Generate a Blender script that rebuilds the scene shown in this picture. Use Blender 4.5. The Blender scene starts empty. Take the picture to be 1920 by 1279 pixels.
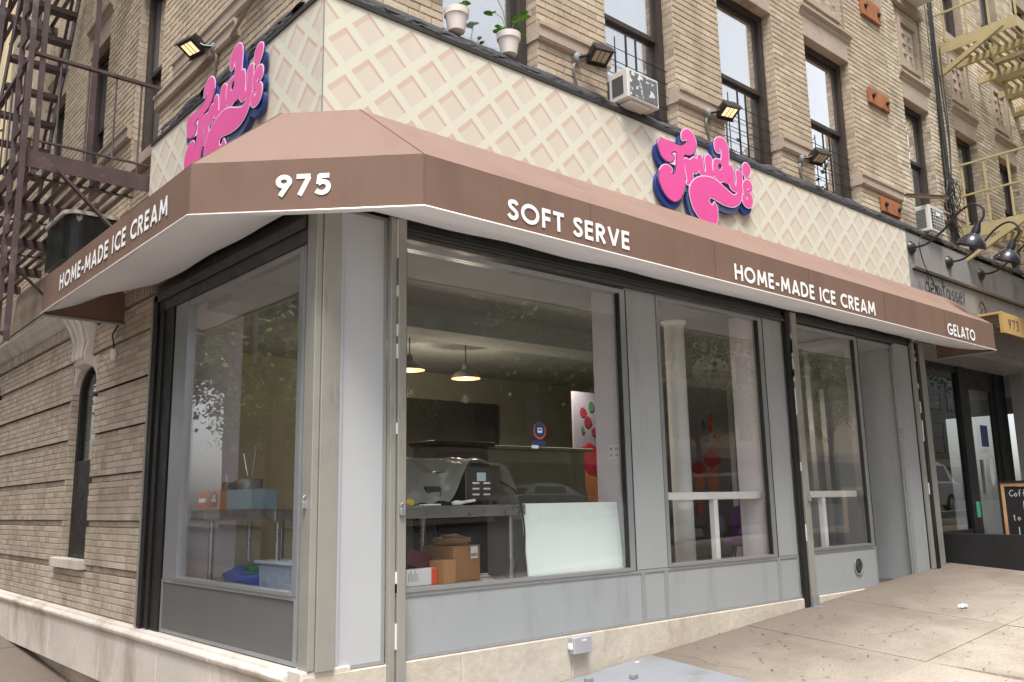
import bpy, bmesh, math, random
from mathutils import Vector, Matrix, noise
from mathutils.geometry import tessellate_polygon
random.seed(11)
scene = bpy.context.scene
col = scene.collection
R = math.radians

# ---------------------------------------------------------------- camera
CAM = Vector((-2.513, -4.626, 1.60))
RIGHT = Vector((0.7535, -0.6572, -0.01844)); FWD = Vector((0.6490, 0.7385, 0.18265))
FWD.normalize(); RIGHT = (RIGHT - FWD * RIGHT.dot(FWD)).normalized(); UP = RIGHT.cross(FWD)
cam_data = bpy.data.cameras.new('camera'); cam = bpy.data.objects.new('camera', cam_data); col.objects.link(cam)
cam.matrix_world = Matrix(((RIGHT.x, UP.x, -FWD.x, CAM.x), (RIGHT.y, UP.y, -FWD.y, CAM.y), (RIGHT.z, UP.z, -FWD.z, CAM.z), (0, 0, 0, 1)))
cam_data.sensor_width = 36.0; cam_data.lens = 1637.0 / 1920.0 * 36.0
cam_data.clip_start = 0.05; cam_data.clip_end = 2000.0
scene.camera = cam
# ---------------------------------------------------------------- world, sun, exposure
SUN_EL, SUN_AZ = R(66), math.atan2(-0.31, -0.23)      # azimuth of the direction towards the sun, from +X
world = bpy.data.worlds.new('World'); scene.world = world; world.use_nodes = True
wn = world.node_tree.nodes; wl = world.node_tree.links
bg = wn['Background']
sky = wn.new('ShaderNodeTexSky'); sky.sky_type = 'NISHITA'; sky.sun_disc = False
sky.sun_elevation = SUN_EL; sky.sun_rotation = math.pi / 2 - SUN_AZ
sky.air_density = 1.0; sky.dust_density = 3.0; sky.ozone_density = 0.6
hsv = wn.new('ShaderNodeHueSaturation'); hsv.inputs['Saturation'].default_value = 0.22
wl.new(sky.outputs[0], hsv.inputs['Color']); wl.new(hsv.outputs[0], bg.inputs[0])
bg.inputs[1].default_value = 0.10
sun_data = bpy.data.lights.new('sun', 'SUN'); sun_data.energy = 1.5; sun_data.angle = R(18); sun_data.color = (1.0, 0.97, 0.93)
sun = bpy.data.objects.new('sun', sun_data); col.objects.link(sun)
sd = Vector((math.cos(SUN_EL) * math.cos(SUN_AZ), math.cos(SUN_EL) * math.sin(SUN_AZ), math.sin(SUN_EL)))
sun.rotation_euler = sd.to_track_quat('Z', 'Y').to_euler()
vs = scene.view_settings; vs.view_transform = 'Standard'; vs.look = 'None'; vs.gamma = 1.0; vs.exposure = 1.5
scene.cycles.use_denoising = True
scene.cycles.max_bounces = 8; scene.cycles.transparent_max_bounces = 16
scene.cycles.sample_clamp_indirect = 4.0

# ---------------------------------------------------------------- helpers
def tag(o, label=None, cat=None, group=None, kind=None):
    if label: o['label'] = label
    if cat: o['category'] = cat
    if group: o['group'] = group
    if kind: o['kind'] = kind
    return o
def empty(name, loc, label, cat, group=None):
    o = bpy.data.objects.new(name, None); col.objects.link(o); o.location = loc
    o.empty_display_size = 0.1
    return tag(o, label, cat, group)
def V(*a): return Vector(a)
XA, YA, ZA = V(1, 0, 0), V(0, 1, 0), V(0, 0, 1)

class MB:
    def __init__(s): s.v = []; s.f = []; s.uv = None
    def add(s, vs_, fs):
        b = len(s.v); s.v += [Vector(p) for p in vs_]; s.f += [tuple(b + i for i in f) for f in fs]; return s
    def box(s, x0, x1, y0, y1, z0, z1):
        x0, x1 = min(x0, x1), max(x0, x1); y0, y1 = min(y0, y1), max(y0, y1); z0, z1 = min(z0, z1), max(z0, z1)
        return s.add([(x0,y0,z0),(x1,y0,z0),(x1,y1,z0),(x0,y1,z0),(x0,y0,z1),(x1,y0,z1),(x1,y1,z1),(x0,y1,z1)],
              [(0,3,2,1),(4,5,6,7),(0,1,5,4),(1,2,6,5),(2,3,7,6),(3,0,4,7)])
    def obox(s, c, a, b, d, ha, hb, hd):
        c = Vector(c); a = Vector(a).normalized() * ha; b = Vector(b).normalized() * hb; d = Vector(d).normalized() * hd
        p = [c-a-b-d, c+a-b-d, c+a+b-d, c-a+b-d, c-a-b+d, c+a-b+d, c+a+b+d, c-a+b+d]
        fs = [(0,3,2,1),(4,5,6,7),(0,1,5,4),(1,2,6,5),(2,3,7,6),(3,0,4,7)]
        if a.cross(b).dot(d) < 0: fs = [tuple(reversed(f)) for f in fs]
        return s.add(p, fs)
    def bar(s, p, q, w, h=None, up=ZA):
        p, q = Vector(p), Vector(q); d = q - p; h = h or w
        sd_ = d.cross(up)
        if sd_.length < 1e-6: sd_ = d.cross(XA)
        u = sd_.cross(d)
        return s.obox((p+q)/2, d, sd_, u, d.length/2, w/2, h/2)
    def prism(s, pts, ext):
        n = len(pts); ext = Vector(ext); P = [Vector(p) for p in pts]
        nrm = Vector((0,0,0))
        for i in range(n): nrm += P[i].cross(P[(i+1) % n])
        if nrm.dot(ext) > 0: P = P[::-1]
        fs = [tuple(range(n)), tuple(range(2*n-1, n-1, -1))]
        fs += [(i, n+i, n+(i+1) % n, (i+1) % n) for i in range(n)]
        fs = [fs[0], fs[1]] + [tuple(reversed(f)) for f in fs[2:]]
        return s.add(P + [p + ext for p in P], [tuple(f) for f in fs])
    def tube(s, path, r, n=8, closed=False, caps=True):
        P = [Vector(p) for p in path]; m = len(P); b = len(s.v); prev = None
        for i, p in enumerate(P):
            if closed: t = P[(i+1) % m] - P[i-1]
            else: t = P[min(i+1, m-1)] - P[max(i-1, 0)]
            t.normalize()
            if prev is None:
                a = t.cross(ZA)
                if a.length < 1e-3: a = t.cross(XA)
            else:
                a = prev - t * prev.dot(t)
                if a.length < 1e-5: a = t.cross(XA)
            a.normalize(); prev = a; c = t.cross(a)
            rr = r[i] if isinstance(r, (list, tuple)) else r
            for k in range(n):
                an = 2*math.pi*k/n; s.v.append(p + (a*math.cos(an) + c*math.sin(an))*rr)
        rng = m if closed else m-1
        for i in range(rng):
            for k in range(n):
                j = (i+1) % m
                s.f.append((b+i*n+k, b+i*n+(k+1) % n, b+j*n+(k+1) % n, b+j*n+k))
        if caps and not closed:
            s.f.append(tuple(b+k for k in range(n-1, -1, -1))); s.f.append(tuple(b+(m-1)*n+k for k in range(n)))
        return s
    def lathe(s, c, prof, n=20, axis=ZA):
        c = Vector(c); ax = Vector(axis).normalized(); a = ax.orthogonal().normalized(); d = ax.cross(a); b = len(s.v); m = len(prof)
        for r, z in prof:
            for k in range(n):
                an = 2*math.pi*k/n; s.v.append(c + ax*z + (a*math.cos(an) + d*math.sin(an))*max(r, 1e-4))
        for i in range(m-1):
            for k in range(n):
                s.f.append((b+i*n+k, b+i*n+(k+1) % n, b+(i+1)*n+(k+1) % n, b+(i+1)*n+k))
        return s
    def poly(s, outer, holes, o, u, v, n, d0, d1):
        """flat outline with holes in the (u, v) frame at o, extruded from d0 to d1 along n"""
        o, u, v, n = Vector(o), Vector(u), Vector(v), Vector(n)
        loops = [outer] + list(holes); flat = [p for L in loops for p in L]
        tri = tessellate_polygon([[Vector((x, y, 0)) for x, y in L] for L in loops])
        b = len(s.v); N = len(flat)
        for d in (d0, d1):
            for x, y in flat: s.v.append(o + u*x + v*y + n*d)
        for t in tri:
            x = [flat[i] for i in t]
            ar = (x[1][0]-x[0][0])*(x[2][1]-x[0][1]) - (x[2][0]-x[0][0])*(x[1][1]-x[0][1])
            if ar < 0: t = tuple(reversed(t))
            s.f.append(tuple(b+N+i for i in t)); s.f.append(tuple(b+i for i in reversed(t)))
        k = 0
        for L in loops:
            m = len(L)
            for i in range(m): s.f.append((b+k+i, b+k+(i+1) % m, b+N+k+(i+1) % m, b+N+k+i))
            k += m
        return s
    def sheet(s, fn, nu, nv):
        b = len(s.v)
        for i in range(nu+1):
            for j in range(nv+1): s.v.append(Vector(fn(i/nu, j/nv)))
        for i in range(nu):
            for j in range(nv):
                a = b+i*(nv+1)+j; s.f.append((a, a+nv+1, a+nv+2, a+1))
        return s
    def build(s, name, mat, parent=None, smooth=False, bevel=0, fix=True, uv=None, **kw):
        me = bpy.data.meshes.new(name); me.from_pydata([tuple(p) for p in s.v], [], s.f)
        if bevel or fix:
            bm = bmesh.new(); bm.from_mesh(me)
            if fix: bmesh.ops.recalc_face_normals(bm, faces=bm.faces)
            if bevel: bmesh.ops.bevel(bm, geom=list(bm.edges), offset=bevel, segments=1, affect='EDGES', clamp_overlap=True)
            bm.to_mesh(me); bm.free()
        if smooth:
            me.polygons.foreach_set('use_smooth', [True]*len(me.polygons))
            try: me.set_sharp_from_angle(angle=R(40))
            except Exception: pass
        if uv:
            L = me.uv_layers.new(name='UVMap')
            for lp in me.loops: L.data[lp.index].uv = uv(me.vertices[lp.vertex_index].co)
        me.materials.append(mat)
        o = bpy.data.objects.new(name, me); col.objects.link(o)
        if parent: attach(o, parent)
        return tag(o, **kw) if kw else o
def attach(o, parent):
    o.parent = parent
    base = parent.location if parent.parent is None else parent.location + parent.parent.location
    o.matrix_parent_inverse = Matrix.Identity(4)
    o.location = o.location - base
def B(name, x0, x1, y0, y1, z0, z1, mat, parent=None, bevel=0, **kw):
    return MB().box(x0, x1, y0, y1, z0, z1).build(name, mat, parent, bevel=bevel, fix=False, **kw)

# ---------------------------------------------------------------- materials
def srgb(r, g, b):
    f = lambda c: (c/12.92 if c <= .04045 else ((c+.055)/1.055)**2.4)
    return tuple(f(x/255) for x in (r, g, b))
def newmat(name):
    m = bpy.data.materials.new(name); m.use_nodes = True; nt = m.node_tree
    return m, nt.nodes, nt.links, nt.nodes['Principled BSDF']
def nd(ns, t, **kw):
    n = ns.new(t)
    for k, v in kw.items(): setattr(n, k, v)
    return n
def mixc(ns, ls, a, b, fac, mode='MIX'):
    n = ns.new('ShaderNodeMix'); n.data_type = 'RGBA'; n.blend_type = mode
    for s, v in ((6, a), (7, b), (0, fac)):
        if hasattr(v, 'type') and hasattr(v, 'is_linked'): ls.new(v, n.inputs[s])
        else: n.inputs[s].default_value = (*v, 1) if isinstance(v, tuple) else v
    return n.outputs[2]
def math_(ns, ls, op, a, b=None, c=None):
    n = ns.new('ShaderNodeMath'); n.operation = op
    for i, v in enumerate((a, b, c)):
        if v is None: continue
        if hasattr(v, 'is_linked'): ls.new(v, n.inputs[i])
        else: n.inputs[i].default_value = v
    return n.outputs[0]
def ramp(ns, ls, src, stops):
    n = ns.new('ShaderNodeValToRGB'); e = n.color_ramp.elements
    while len(e) < len(stops): e.new(.5)
    for i, (p, c) in enumerate(stops): e[i].position = p; e[i].color = (*c, 1) if isinstance(c, tuple) else (c, c, c, 1)
    ls.new(src, n.inputs[0]); return n.outputs[0]
def noise_(ns, ls, scale, detail=4, rough=.55, vec=None, stretch=None):
    n = ns.new('ShaderNodeTexNoise'); n.inputs['Scale'].default_value = scale; n.inputs['Detail'].default_value = detail; n.inputs['Roughness'].default_value = rough
    if vec is None: vec = ns.new('ShaderNodeNewGeometry').outputs['Position']
    if stretch:
        mp = ns.new('ShaderNodeMapping'); mp.inputs['Scale'].default_value = stretch; ls.new(vec, mp.inputs[0]); vec = mp.outputs[0]
    ls.new(vec, n.inputs['Vector']); return n.outputs['Fac']
def mat(name, c, rough=.6, metal=0, var=.12, vscale=3, fine=0, fscale=60, bump=0, bscale=80, spec=.5, dirt=None, emit=None, rvar=.08, obj_var=0, coat=0):
    """procedural surface: base colour with broad and fine variation, roughness variation, optional bump and dirt patches"""
    m, ns, ls, p = newmat(name)
    n1 = noise_(ns, ls, vscale, 5)
    lo = tuple(x*(1-var) for x in c); hi = tuple(min(1, x*(1+var)) for x in c)
    colr = ramp(ns, ls, n1, [(.3, lo), (.7, hi)])
    if fine:
        n2 = noise_(ns, ls, fscale, 3)
        colr = mixc(ns, ls, colr, ramp(ns, ls, n2, [(.35, 1-fine), (.65, 1.0)]), 1.0, 'MULTIPLY')
    if obj_var:
        oi = ns.new('ShaderNodeObjectInfo')
        colr = mixc(ns, ls, colr, ramp(ns, ls, oi.outputs['Random'], [(0, 1-obj_var), (1, 1.0)]), 1.0, 'MULTIPLY')
    if dirt:
        dc, ds, lo_, hi_ = dirt[:4]; st = dirt[4] if len(dirt) > 4 else None
        dn = noise_(ns, ls, ds, 6, .65, stretch=st)
        colr = mixc(ns, ls, colr, dc, ramp(ns, ls, dn, [(lo_, 0.0), (hi_, 1.0)]))
    ls.new(colr, p.inputs['Base Color'])
    rn = noise_(ns, ls, vscale*2.3, 3)
    ls.new(ramp(ns, ls, rn, [(.3, max(0, rough-rvar)), (.7, min(1, rough+rvar))]), p.inputs['Roughness'])
    p.inputs['Metallic'].default_value = metal; p.inputs['Specular IOR Level'].default_value = spec
    if coat: p.inputs['Coat Weight'].default_value = coat
    if bump:
        bn = noise_(ns, ls, bscale, 4); b = ns.new('ShaderNodeBump'); b.inputs['Strength'].default_value = bump; b.inputs['Distance'].default_value = .01
        ls.new(bn, b.inputs['Height']); ls.new(b.outputs[0], p.inputs['Normal'])
    if emit:
        p.inputs['Emission Color'].default_value = (*emit[0], 1); p.inputs['Emission Strength'].default_value = emit[1]
    return m
def glass(name, tint=(.9, .92, .9), boost=1.0, rough=0.0, wob=0.0):
    m, ns, ls, p = newmat(name); ns.remove(p); out = ns['Material Output']
    tr = ns.new('ShaderNodeBsdfTransparent'); tr.inputs[0].default_value = (*tint, 1)
    gl = ns.new('ShaderNodeBsdfGlossy'); gl.inputs['Roughness'].default_value = rough; gl.inputs[0].default_value = (1, 1, 1, 1)
    ge = ns.new('ShaderNodeNewGeometry'); dt = ns.new('ShaderNodeVectorMath'); dt.operation = 'DOT_PRODUCT'
    ls.new(ge.outputs['Incoming'], dt.inputs[0]); ls.new(ge.outputs['Normal'], dt.inputs[1])
    ca = math_(ns, ls, 'ABSOLUTE', dt.outputs['Value'])
    sch = math_(ns, ls, 'MULTIPLY_ADD', math_(ns, ls, 'POWER', math_(ns, ls, 'SUBTRACT', 1.0, ca), 5.0), .96, .04)
    if wob:
        bn = noise_(ns, ls, 1.6, 2); b = ns.new('ShaderNodeBump'); b.inputs['Strength'].default_value = wob; b.inputs['Distance'].default_value = .02
        ls.new(bn, b.inputs['Height']); ls.new(b.outputs[0], gl.inputs['Normal'])
    fac = math_(ns, ls, 'MULTIPLY', sch, boost); fac = math_(ns, ls, 'MINIMUM', fac, 1.0)
    mx = ns.new('ShaderNodeMixShader'); ls.new(fac, mx.inputs[0]); ls.new(tr.outputs[0], mx.inputs[1]); ls.new(gl.outputs[0], mx.inputs[2])
    ls.new(mx.outputs[0], out.inputs[0]); return m
def brick_mat(name, stops, stain=(.16, .13, .10), stain_lo=.52, stain_hi=.78):
    m, ns, ls, p = newmat(name)
    oi = ns.new('ShaderNodeObjectInfo'); ge = ns.new('ShaderNodeNewGeometry')
    r = math_(ns, ls, 'FRACT', math_(ns, ls, 'ADD', oi.outputs['Random'], ge.outputs['Random Per Island']))
    c = ramp(ns, ls, r, stops)
    n1 = noise_(ns, ls, 1.1, 5, .6); c = mixc(ns, ls, c, ramp(ns, ls, n1, [(.3, .88), (.7, 1.12)]), 1.0, 'MULTIPLY')
    n2 = noise_(ns, ls, 70, 4, .7); c = mixc(ns, ls, c, ramp(ns, ls, n2, [(.3, .84), (.65, 1.06)]), 1.0, 'MULTIPLY')
    st = noise_(ns, ls, 1.6, 7, .7, stretch=(1, 1, .35)); c = mixc(ns, ls, c, stain, ramp(ns, ls, st, [(stain_lo, 0.0), (stain_hi, .6)]))
    ls.new(c, p.inputs['Base Color']); p.inputs['Roughness'].default_value = .88; p.inputs['Specular IOR Level'].default_value = .25
    b = ns.new('ShaderNodeBump'); b.inputs['Strength'].default_value = .5; b.inputs['Distance'].default_value = .006
    ls.new(noise_(ns, ls, 90, 5, .7), b.inputs['Height']); ls.new(b.outputs[0], p.inputs['Normal'])
    return m

TAN = [(0, srgb(180, 162, 141)), (.25, srgb(192, 175, 153)), (.5, srgb(198, 181, 159)), (.75, srgb(188, 168, 144)), (1, srgb(206, 191, 170))]
M_brick = brick_mat('tan brick', TAN)
M_brick2 = brick_mat('weathered pale brick', [(0, srgb(176, 160, 138)), (.3, srgb(204, 190, 168)), (.6, srgb(212, 200, 180)), (.8, srgb(194, 178, 154)), (1, srgb(220, 208, 190))], (.12, .10, .085), .5, .72)
M_brick3 = brick_mat('smoky tan brick', [(0, srgb(184, 167, 148)), (.25, srgb(196, 180, 162)), (.5, srgb(208, 194, 177)), (.75, srgb(190, 173, 153)), (1, srgb(212, 198, 182))], (.15, .125, .10), .50, .76)
M_mortar = mat('mortar', srgb(174, 158, 140), .95, var=.2, vscale=2, fine=.3, spec=.1)
M_stone = mat('brownstone trim', srgb(184, 166, 150), .85, var=.1, vscale=2, fine=.15, dirt=(srgb(110, 95, 80), 2.5, .58, .8), bump=.25, spec=.2)
M_base_stone = mat('painted base stone', srgb(224, 215, 204), .8, var=.08, vscale=1.5, fine=.12, dirt=(srgb(164, 149, 134), 1.8, .5, .8, (1, 1, .5)), bump=.2, spec=.2)
M_base_conc = mat('cream concrete base', srgb(201, 192, 177), .9, var=.10, vscale=1.6, fine=.10, fscale=14, dirt=(srgb(150, 134, 114), 2.6, .55, .85, (1, 1, .6)), bump=.5, bscale=22, spec=.15)
M_walk = mat('sidewalk concrete', srgb(184, 173, 159), .92, var=.10, vscale=.9, fine=.22, fscale=60, dirt=(srgb(126, 112, 98), 1.2, .50, .84), bump=.4, bscale=60, spec=.15, obj_var=.07)
def grime_shade(m, c, y0, y1, amt):
    """grime band: trodden dirt plus near-wall shade painted along the foot of the building, with a ragged noisy edge; and scattered dark gum spots"""
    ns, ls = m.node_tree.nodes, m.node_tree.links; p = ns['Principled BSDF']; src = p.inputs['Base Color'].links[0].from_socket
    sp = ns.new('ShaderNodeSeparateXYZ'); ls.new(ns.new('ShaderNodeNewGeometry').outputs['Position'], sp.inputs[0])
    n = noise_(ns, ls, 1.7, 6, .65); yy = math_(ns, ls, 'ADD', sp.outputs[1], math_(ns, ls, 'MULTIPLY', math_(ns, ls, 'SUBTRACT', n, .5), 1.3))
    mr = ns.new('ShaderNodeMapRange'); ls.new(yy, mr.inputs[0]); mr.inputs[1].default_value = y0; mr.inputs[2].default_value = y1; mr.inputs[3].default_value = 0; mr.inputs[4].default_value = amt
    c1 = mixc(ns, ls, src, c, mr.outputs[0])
    vo = ns.new('ShaderNodeTexVoronoi'); vo.inputs['Scale'].default_value = 2.6; ls.new(ns.new('ShaderNodeNewGeometry').outputs['Position'], vo.inputs['Vector'])
    gum = ramp(ns, ls, vo.outputs['Distance'], [(.035, 1.0), (.05, 0.0)])
    c2 = mixc(ns, ls, c1, srgb(92, 82, 74), math_(ns, ls, 'MULTIPLY', gum, .55)); ls.new(c2, p.inputs['Base Color'])
grime_shade(M_walk, srgb(110, 100, 91), -1.9, -.4, .92)  # wall-side darkening: trodden dirt, with near-wall shade painted into the concrete colour
M_walkbase = mat('dirt in joints', srgb(70, 60, 50), .95)
M_asphalt = mat('asphalt', (.05, .05, .052), .9, var=.2, vscale=1, fine=.4, bump=.6, bscale=120)
M_kerb = mat('granite kerb', srgb(150, 146, 140), .85, fine=.3)
M_tar = mat('black tar flashing', srgb(70, 67, 70), .85, var=.3, vscale=9, fine=.4, fscale=30, bump=.9, bscale=25)
M_blackedge = mat('black metal edge', srgb(50, 46, 46), .5, var=.2)
M_greylight = mat('pale grey corner panel', srgb(184, 187, 190), .42, var=.03, vscale=1.2, rvar=.05, spec=.4)  # paler grey tone than the neighbouring front panels
M_greyshade = mat('shaded grey bulkhead paint', srgb(104, 105, 104), .42, var=.035, vscale=1.2, rvar=.05, spec=.4)  # storefront grey with the side street's shade and dark reflections painted in
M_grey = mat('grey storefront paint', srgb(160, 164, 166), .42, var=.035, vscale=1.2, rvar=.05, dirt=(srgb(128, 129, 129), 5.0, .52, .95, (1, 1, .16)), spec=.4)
M_greytrim = mat('grey aluminium trim', srgb(160, 162, 164), .35, var=.05, metal=.25)
M_lilac = mat('pale trim strip', srgb(186, 186, 198), .4, var=.03)
M_steelpost = mat('worn shutter post paint', srgb(158, 156, 148), .45, var=.08, vscale=3, dirt=(srgb(104, 98, 88), 5, .58, .8, (1, 1, .25)), metal=.2)
M_darkmetal = mat('dark painted steel', srgb(62, 62, 62), .45, var=.2, vscale=4, dirt=(srgb(95, 95, 92), 6, .6, .8))
M_black = mat('black steel channel', srgb(30, 27, 27), .45, var=.2)
M_mullion = mat('brushed aluminium mullion', srgb(168, 170, 174), .34, metal=.55, var=.05, vscale=2, rvar=.04)
M_white = mat('white paint', srgb(238, 239, 240), .45, var=.03)
M_glass = glass('shop window glass', (.985, .99, .985), 1.5, wob=.015)
M_winglass = glass('apartment window glass', (.96, .97, .98), 9.0, wob=.05)
M_cafeglass = glass('cafe glass', (.75, .76, .75), 1.1, wob=.02)
M_frame = mat('dark brown window frame', srgb(58, 50, 46), .5, var=.15)
M_curtain = mat('pale blind', srgb(238, 240, 244), .9, var=.06, vscale=2)
M_room = mat('dim room', (.10, .10, .105), .9)
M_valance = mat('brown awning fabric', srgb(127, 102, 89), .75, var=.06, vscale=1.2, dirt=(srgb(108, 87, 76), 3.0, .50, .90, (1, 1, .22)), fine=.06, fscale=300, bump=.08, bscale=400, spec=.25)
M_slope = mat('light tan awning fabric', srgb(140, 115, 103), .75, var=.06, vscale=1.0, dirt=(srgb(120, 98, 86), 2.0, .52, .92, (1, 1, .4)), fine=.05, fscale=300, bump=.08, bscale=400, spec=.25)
M_soffit = mat('white awning lining', srgb(232, 232, 240), .8, var=.04, vscale=1.5)
M_letter = mat('white lettering', srgb(246, 244, 242), .6, var=.01)
M_rail = mat('white awning rail', srgb(232, 226, 222), .35, metal=.2, var=.03)
M_pink = mat('pink sign face', srgb(231, 86, 160), .35, var=.02, vscale=2)
M_pinkedge = mat('pale pink outline', srgb(250, 214, 232), .4, var=.01)
M_slate = mat('slate blue sign face', srgb(84, 94, 134), .4, var=.04)
M_navy = mat('navy sign edge', srgb(34, 58, 128), .35, var=.06)
M_rust = mat('rusty plate', srgb(176, 112, 70), .85, var=.18, vscale=6, fine=.3, dirt=(srgb(96, 54, 34), 7, .55, .75), bump=.4)
M_fe = mat('maroon brown fire escape paint', srgb(74, 58, 58), .5, var=.2, vscale=4, dirt=(srgb(112, 100, 106), 7, .56, .72))
M_fey = mat('mustard fire escape paint', srgb(180, 164, 122), .55, var=.1, vscale=3, dirt=(srgb(128, 96, 62), 6, .6, .78))
M_lampblack = mat('black lamp housing', srgb(40, 36, 36), .4, var=.15)
M_lamphood = mat('glossy gooseneck shade', srgb(44, 44, 50), .22, var=.12)
M_galv = mat('galvanised box', srgb(150, 156, 156), .5, metal=.35, var=.12, vscale=10)
M_lit = mat('lit lamp glass', (1, .86, .6), .4, emit=((1.0, .70, .34), .42))
M_unlit = mat('frosted lamp glass', srgb(176, 164, 140), .25, var=.1, vscale=20)
M_ac = mat('off white air conditioner case', srgb(206, 204, 198), .5, var=.05)
M_acgrey = mat('peeling grey air conditioner panel', srgb(104, 104, 106), .55, var=.08, dirt=(srgb(226, 226, 224), 14, .555, .585))
M_acdark = mat('dark grille', srgb(58, 68, 74), .5)
M_pot = mat('white flowerpot', srgb(228, 220, 214), .5, var=.03)
M_leaf = mat('houseplant leaf', srgb(96, 150, 40), .5, var=.25, vscale=30)
M_soil = mat('potting soil', srgb(60, 45, 35), .95)
M_cafe = mat('grey cafe fascia', srgb(142, 139, 138), .55, var=.05, dirt=(srgb(100, 98, 96), 2, .55, .8))
M_cafedark = mat('charcoal frame', srgb(28, 28, 28), .45, var=.15)
M_blackwood = mat('black painted board', srgb(26, 26, 27), .65, var=.25, vscale=4, bump=.2)
M_orange = mat('ochre canopy', srgb(200, 164, 104), .6, var=.08)
M_chalk = mat('chalk', srgb(200, 200, 196), .9)
M_ink = mat('dark lettering', srgb(52, 50, 52), .6)
M_pine = mat('pine frame', srgb(190, 145, 105), .6, var=.15, vscale=8)
M_cable = mat('black cable', srgb(36, 32, 32), .5)
M_plate = mat('blue grey hatch paint', srgb(134, 138, 143), .55, var=.10, vscale=2, dirt=(srgb(110, 100, 92), 2.2, .50, .78), bump=.3, bscale=40)
M_conduit = mat('grey conduit', srgb(150, 146, 140), .5, metal=.3)

# ================================================================ ground
def ease(t): t = max(0, min(1, t)); return t*t*(3-2*t)
def gR(x):
    if x >= 12: return .452 + .0665*(12-2.976) + .02*(min(x, 40)-12)
    if x >= 2: return .452 + .0665*(x-2.976)
    return .387*ease((x+2.6)/4.6*.86)/ease(.86)
def gL(y):
    y2 = min(y, 14)
    if y2 >= 3: return .042 + .069*(y2-4.534) + .015*(min(y, 60)-y2)
    return (.042+.069*(3-4.534))*ease(y2/3)
def gnd(x, y):
    if x > 0 and y > 0: x = 0
    if y <= 0: return gR(x) - .08*min(-y, 2.2) - .012*min(max(0, -y-2.2), 4)
    if x <= 0: return gL(y) + gR(x)*max(0, 1-y/1.5) - .01*min(-x, 6)
    return 0
tag(MB().sheet(lambda a, b: ((a-.5)*900, (b-.5)*900, -1.2), 2, 2).build('ground', M_asphalt), kind='structure')
def gsheet(name, x0, x1, y0, y1, m, dz, nx=24, ny=8):
    return MB().sheet(lambda a, b: (x0+(x1-x0)*a, y0+(y1-y0)*b, gnd(x0+(x1-x0)*a, y0+(y1-y0)*b)+dz), nx, ny).build(name, m, kind='structure')
road = gsheet('road', -40, 130, -20.5, -6.2, M_asphalt, -.14, 60, 8)
side_road = gsheet('side_road', -13.5, -4.75, 0, 110, M_asphalt, -.15, 6, 40)
gsheet('crossing_road', -13.5, -4.75, -6.2, 0, M_asphalt, -.146, 6, 6)
far_walk = gsheet('far_pavement', -40, 130, -25.5, -20.5, M_walk, .0, 60, 4)
gsheet('far_side_pavement', -18, -13.5, 0, 110, M_walk, 0, 4, 40)
def walkway(name, xs, ys, zoff=0.0):
    x0, x1, y0, y1 = xs[0], xs[-1], ys[0], ys[-1]
    base = MB().sheet(lambda a, b: (x0+(x1-x0)*a, y0+(y1-y0)*b, gnd(x0+(x1-x0)*a, y0+(y1-y0)*b)-.012), 40, 20).build(name, M_walkbase, kind='structure')
    for i in range(len(xs)-1):
        for j in range(len(ys)-1):
            a0, a1, b0, b1 = xs[i]+.0028, xs[i+1]-.0028, ys[j]+.0028, ys[j+1]-.0028
            dz = random.uniform(-.003, .003)
            mb = MB()
            n = 4
            mb.sheet(lambda a, b: (a0+(a1-a0)*a, b0+(b1-b0)*b, gnd(a0+(a1-a0)*a, b0+(b1-b0)*b)+dz), n, n)
            rim = [(a0, b0), (a1, b0), (a1, b1), (a0, b1)]
            for k in range(4):
                p, q = rim[k], rim[(k+1) % 4]
                mb.add([(p[0], p[1], gnd(*p)+dz), (q[0], q[1], gnd(*q)+dz), (q[0], q[1], gnd(*q)-.04), (p[0], p[1], gnd(*p)-.04)], [(3, 2, 1, 0)])
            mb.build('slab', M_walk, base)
    return base
walk_xs = [0.0, 1.5, 2.84, 4.16, 5.7, 7.3, 8.95, 10.75, 12.55, 14.5, 17, 20]
walkway('avenue_sidewalk', [-4.6, -3.0, -1.5] + walk_xs, [-6.0, -4.4, -2.95, -1.55, 0.0])
walkway('side_street_sidewalk', [-4.6, -3.1, -1.55, 0.0], [0.0, 1.6, 3.2, 4.8, 6.4, 8.0, 9.6, 11.5, 14, 18, 24])
kb = MB()
for i in range(60):
    x0 = -4.6 + i*1.5; kb.add([(x0+.005, -6.2, gnd(x0, -6)-.2), (x0+1.495, -6.2, gnd(x0+1.5, -6)-.2), (x0+1.495, -6.0, gnd(x0+1.5, -6)-.2), (x0+.005, -6.0, gnd(x0, -6)-.2),
            (x0+.005, -6.2, gnd(x0, -6)-.004), (x0+1.495, -6.2, gnd(x0+1.5, -6)-.004), (x0+1.495, -6.0, gnd(x0+1.5, -6)-.004), (x0+.005, -6.0, gnd(x0, -6)-.004)],
            [(0,3,2,1),(4,5,6,7),(0,1,5,4),(1,2,6,5),(2,3,7,6),(3,0,4,7)])
kb.build('kerb', M_kerb, kind='structure')
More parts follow.
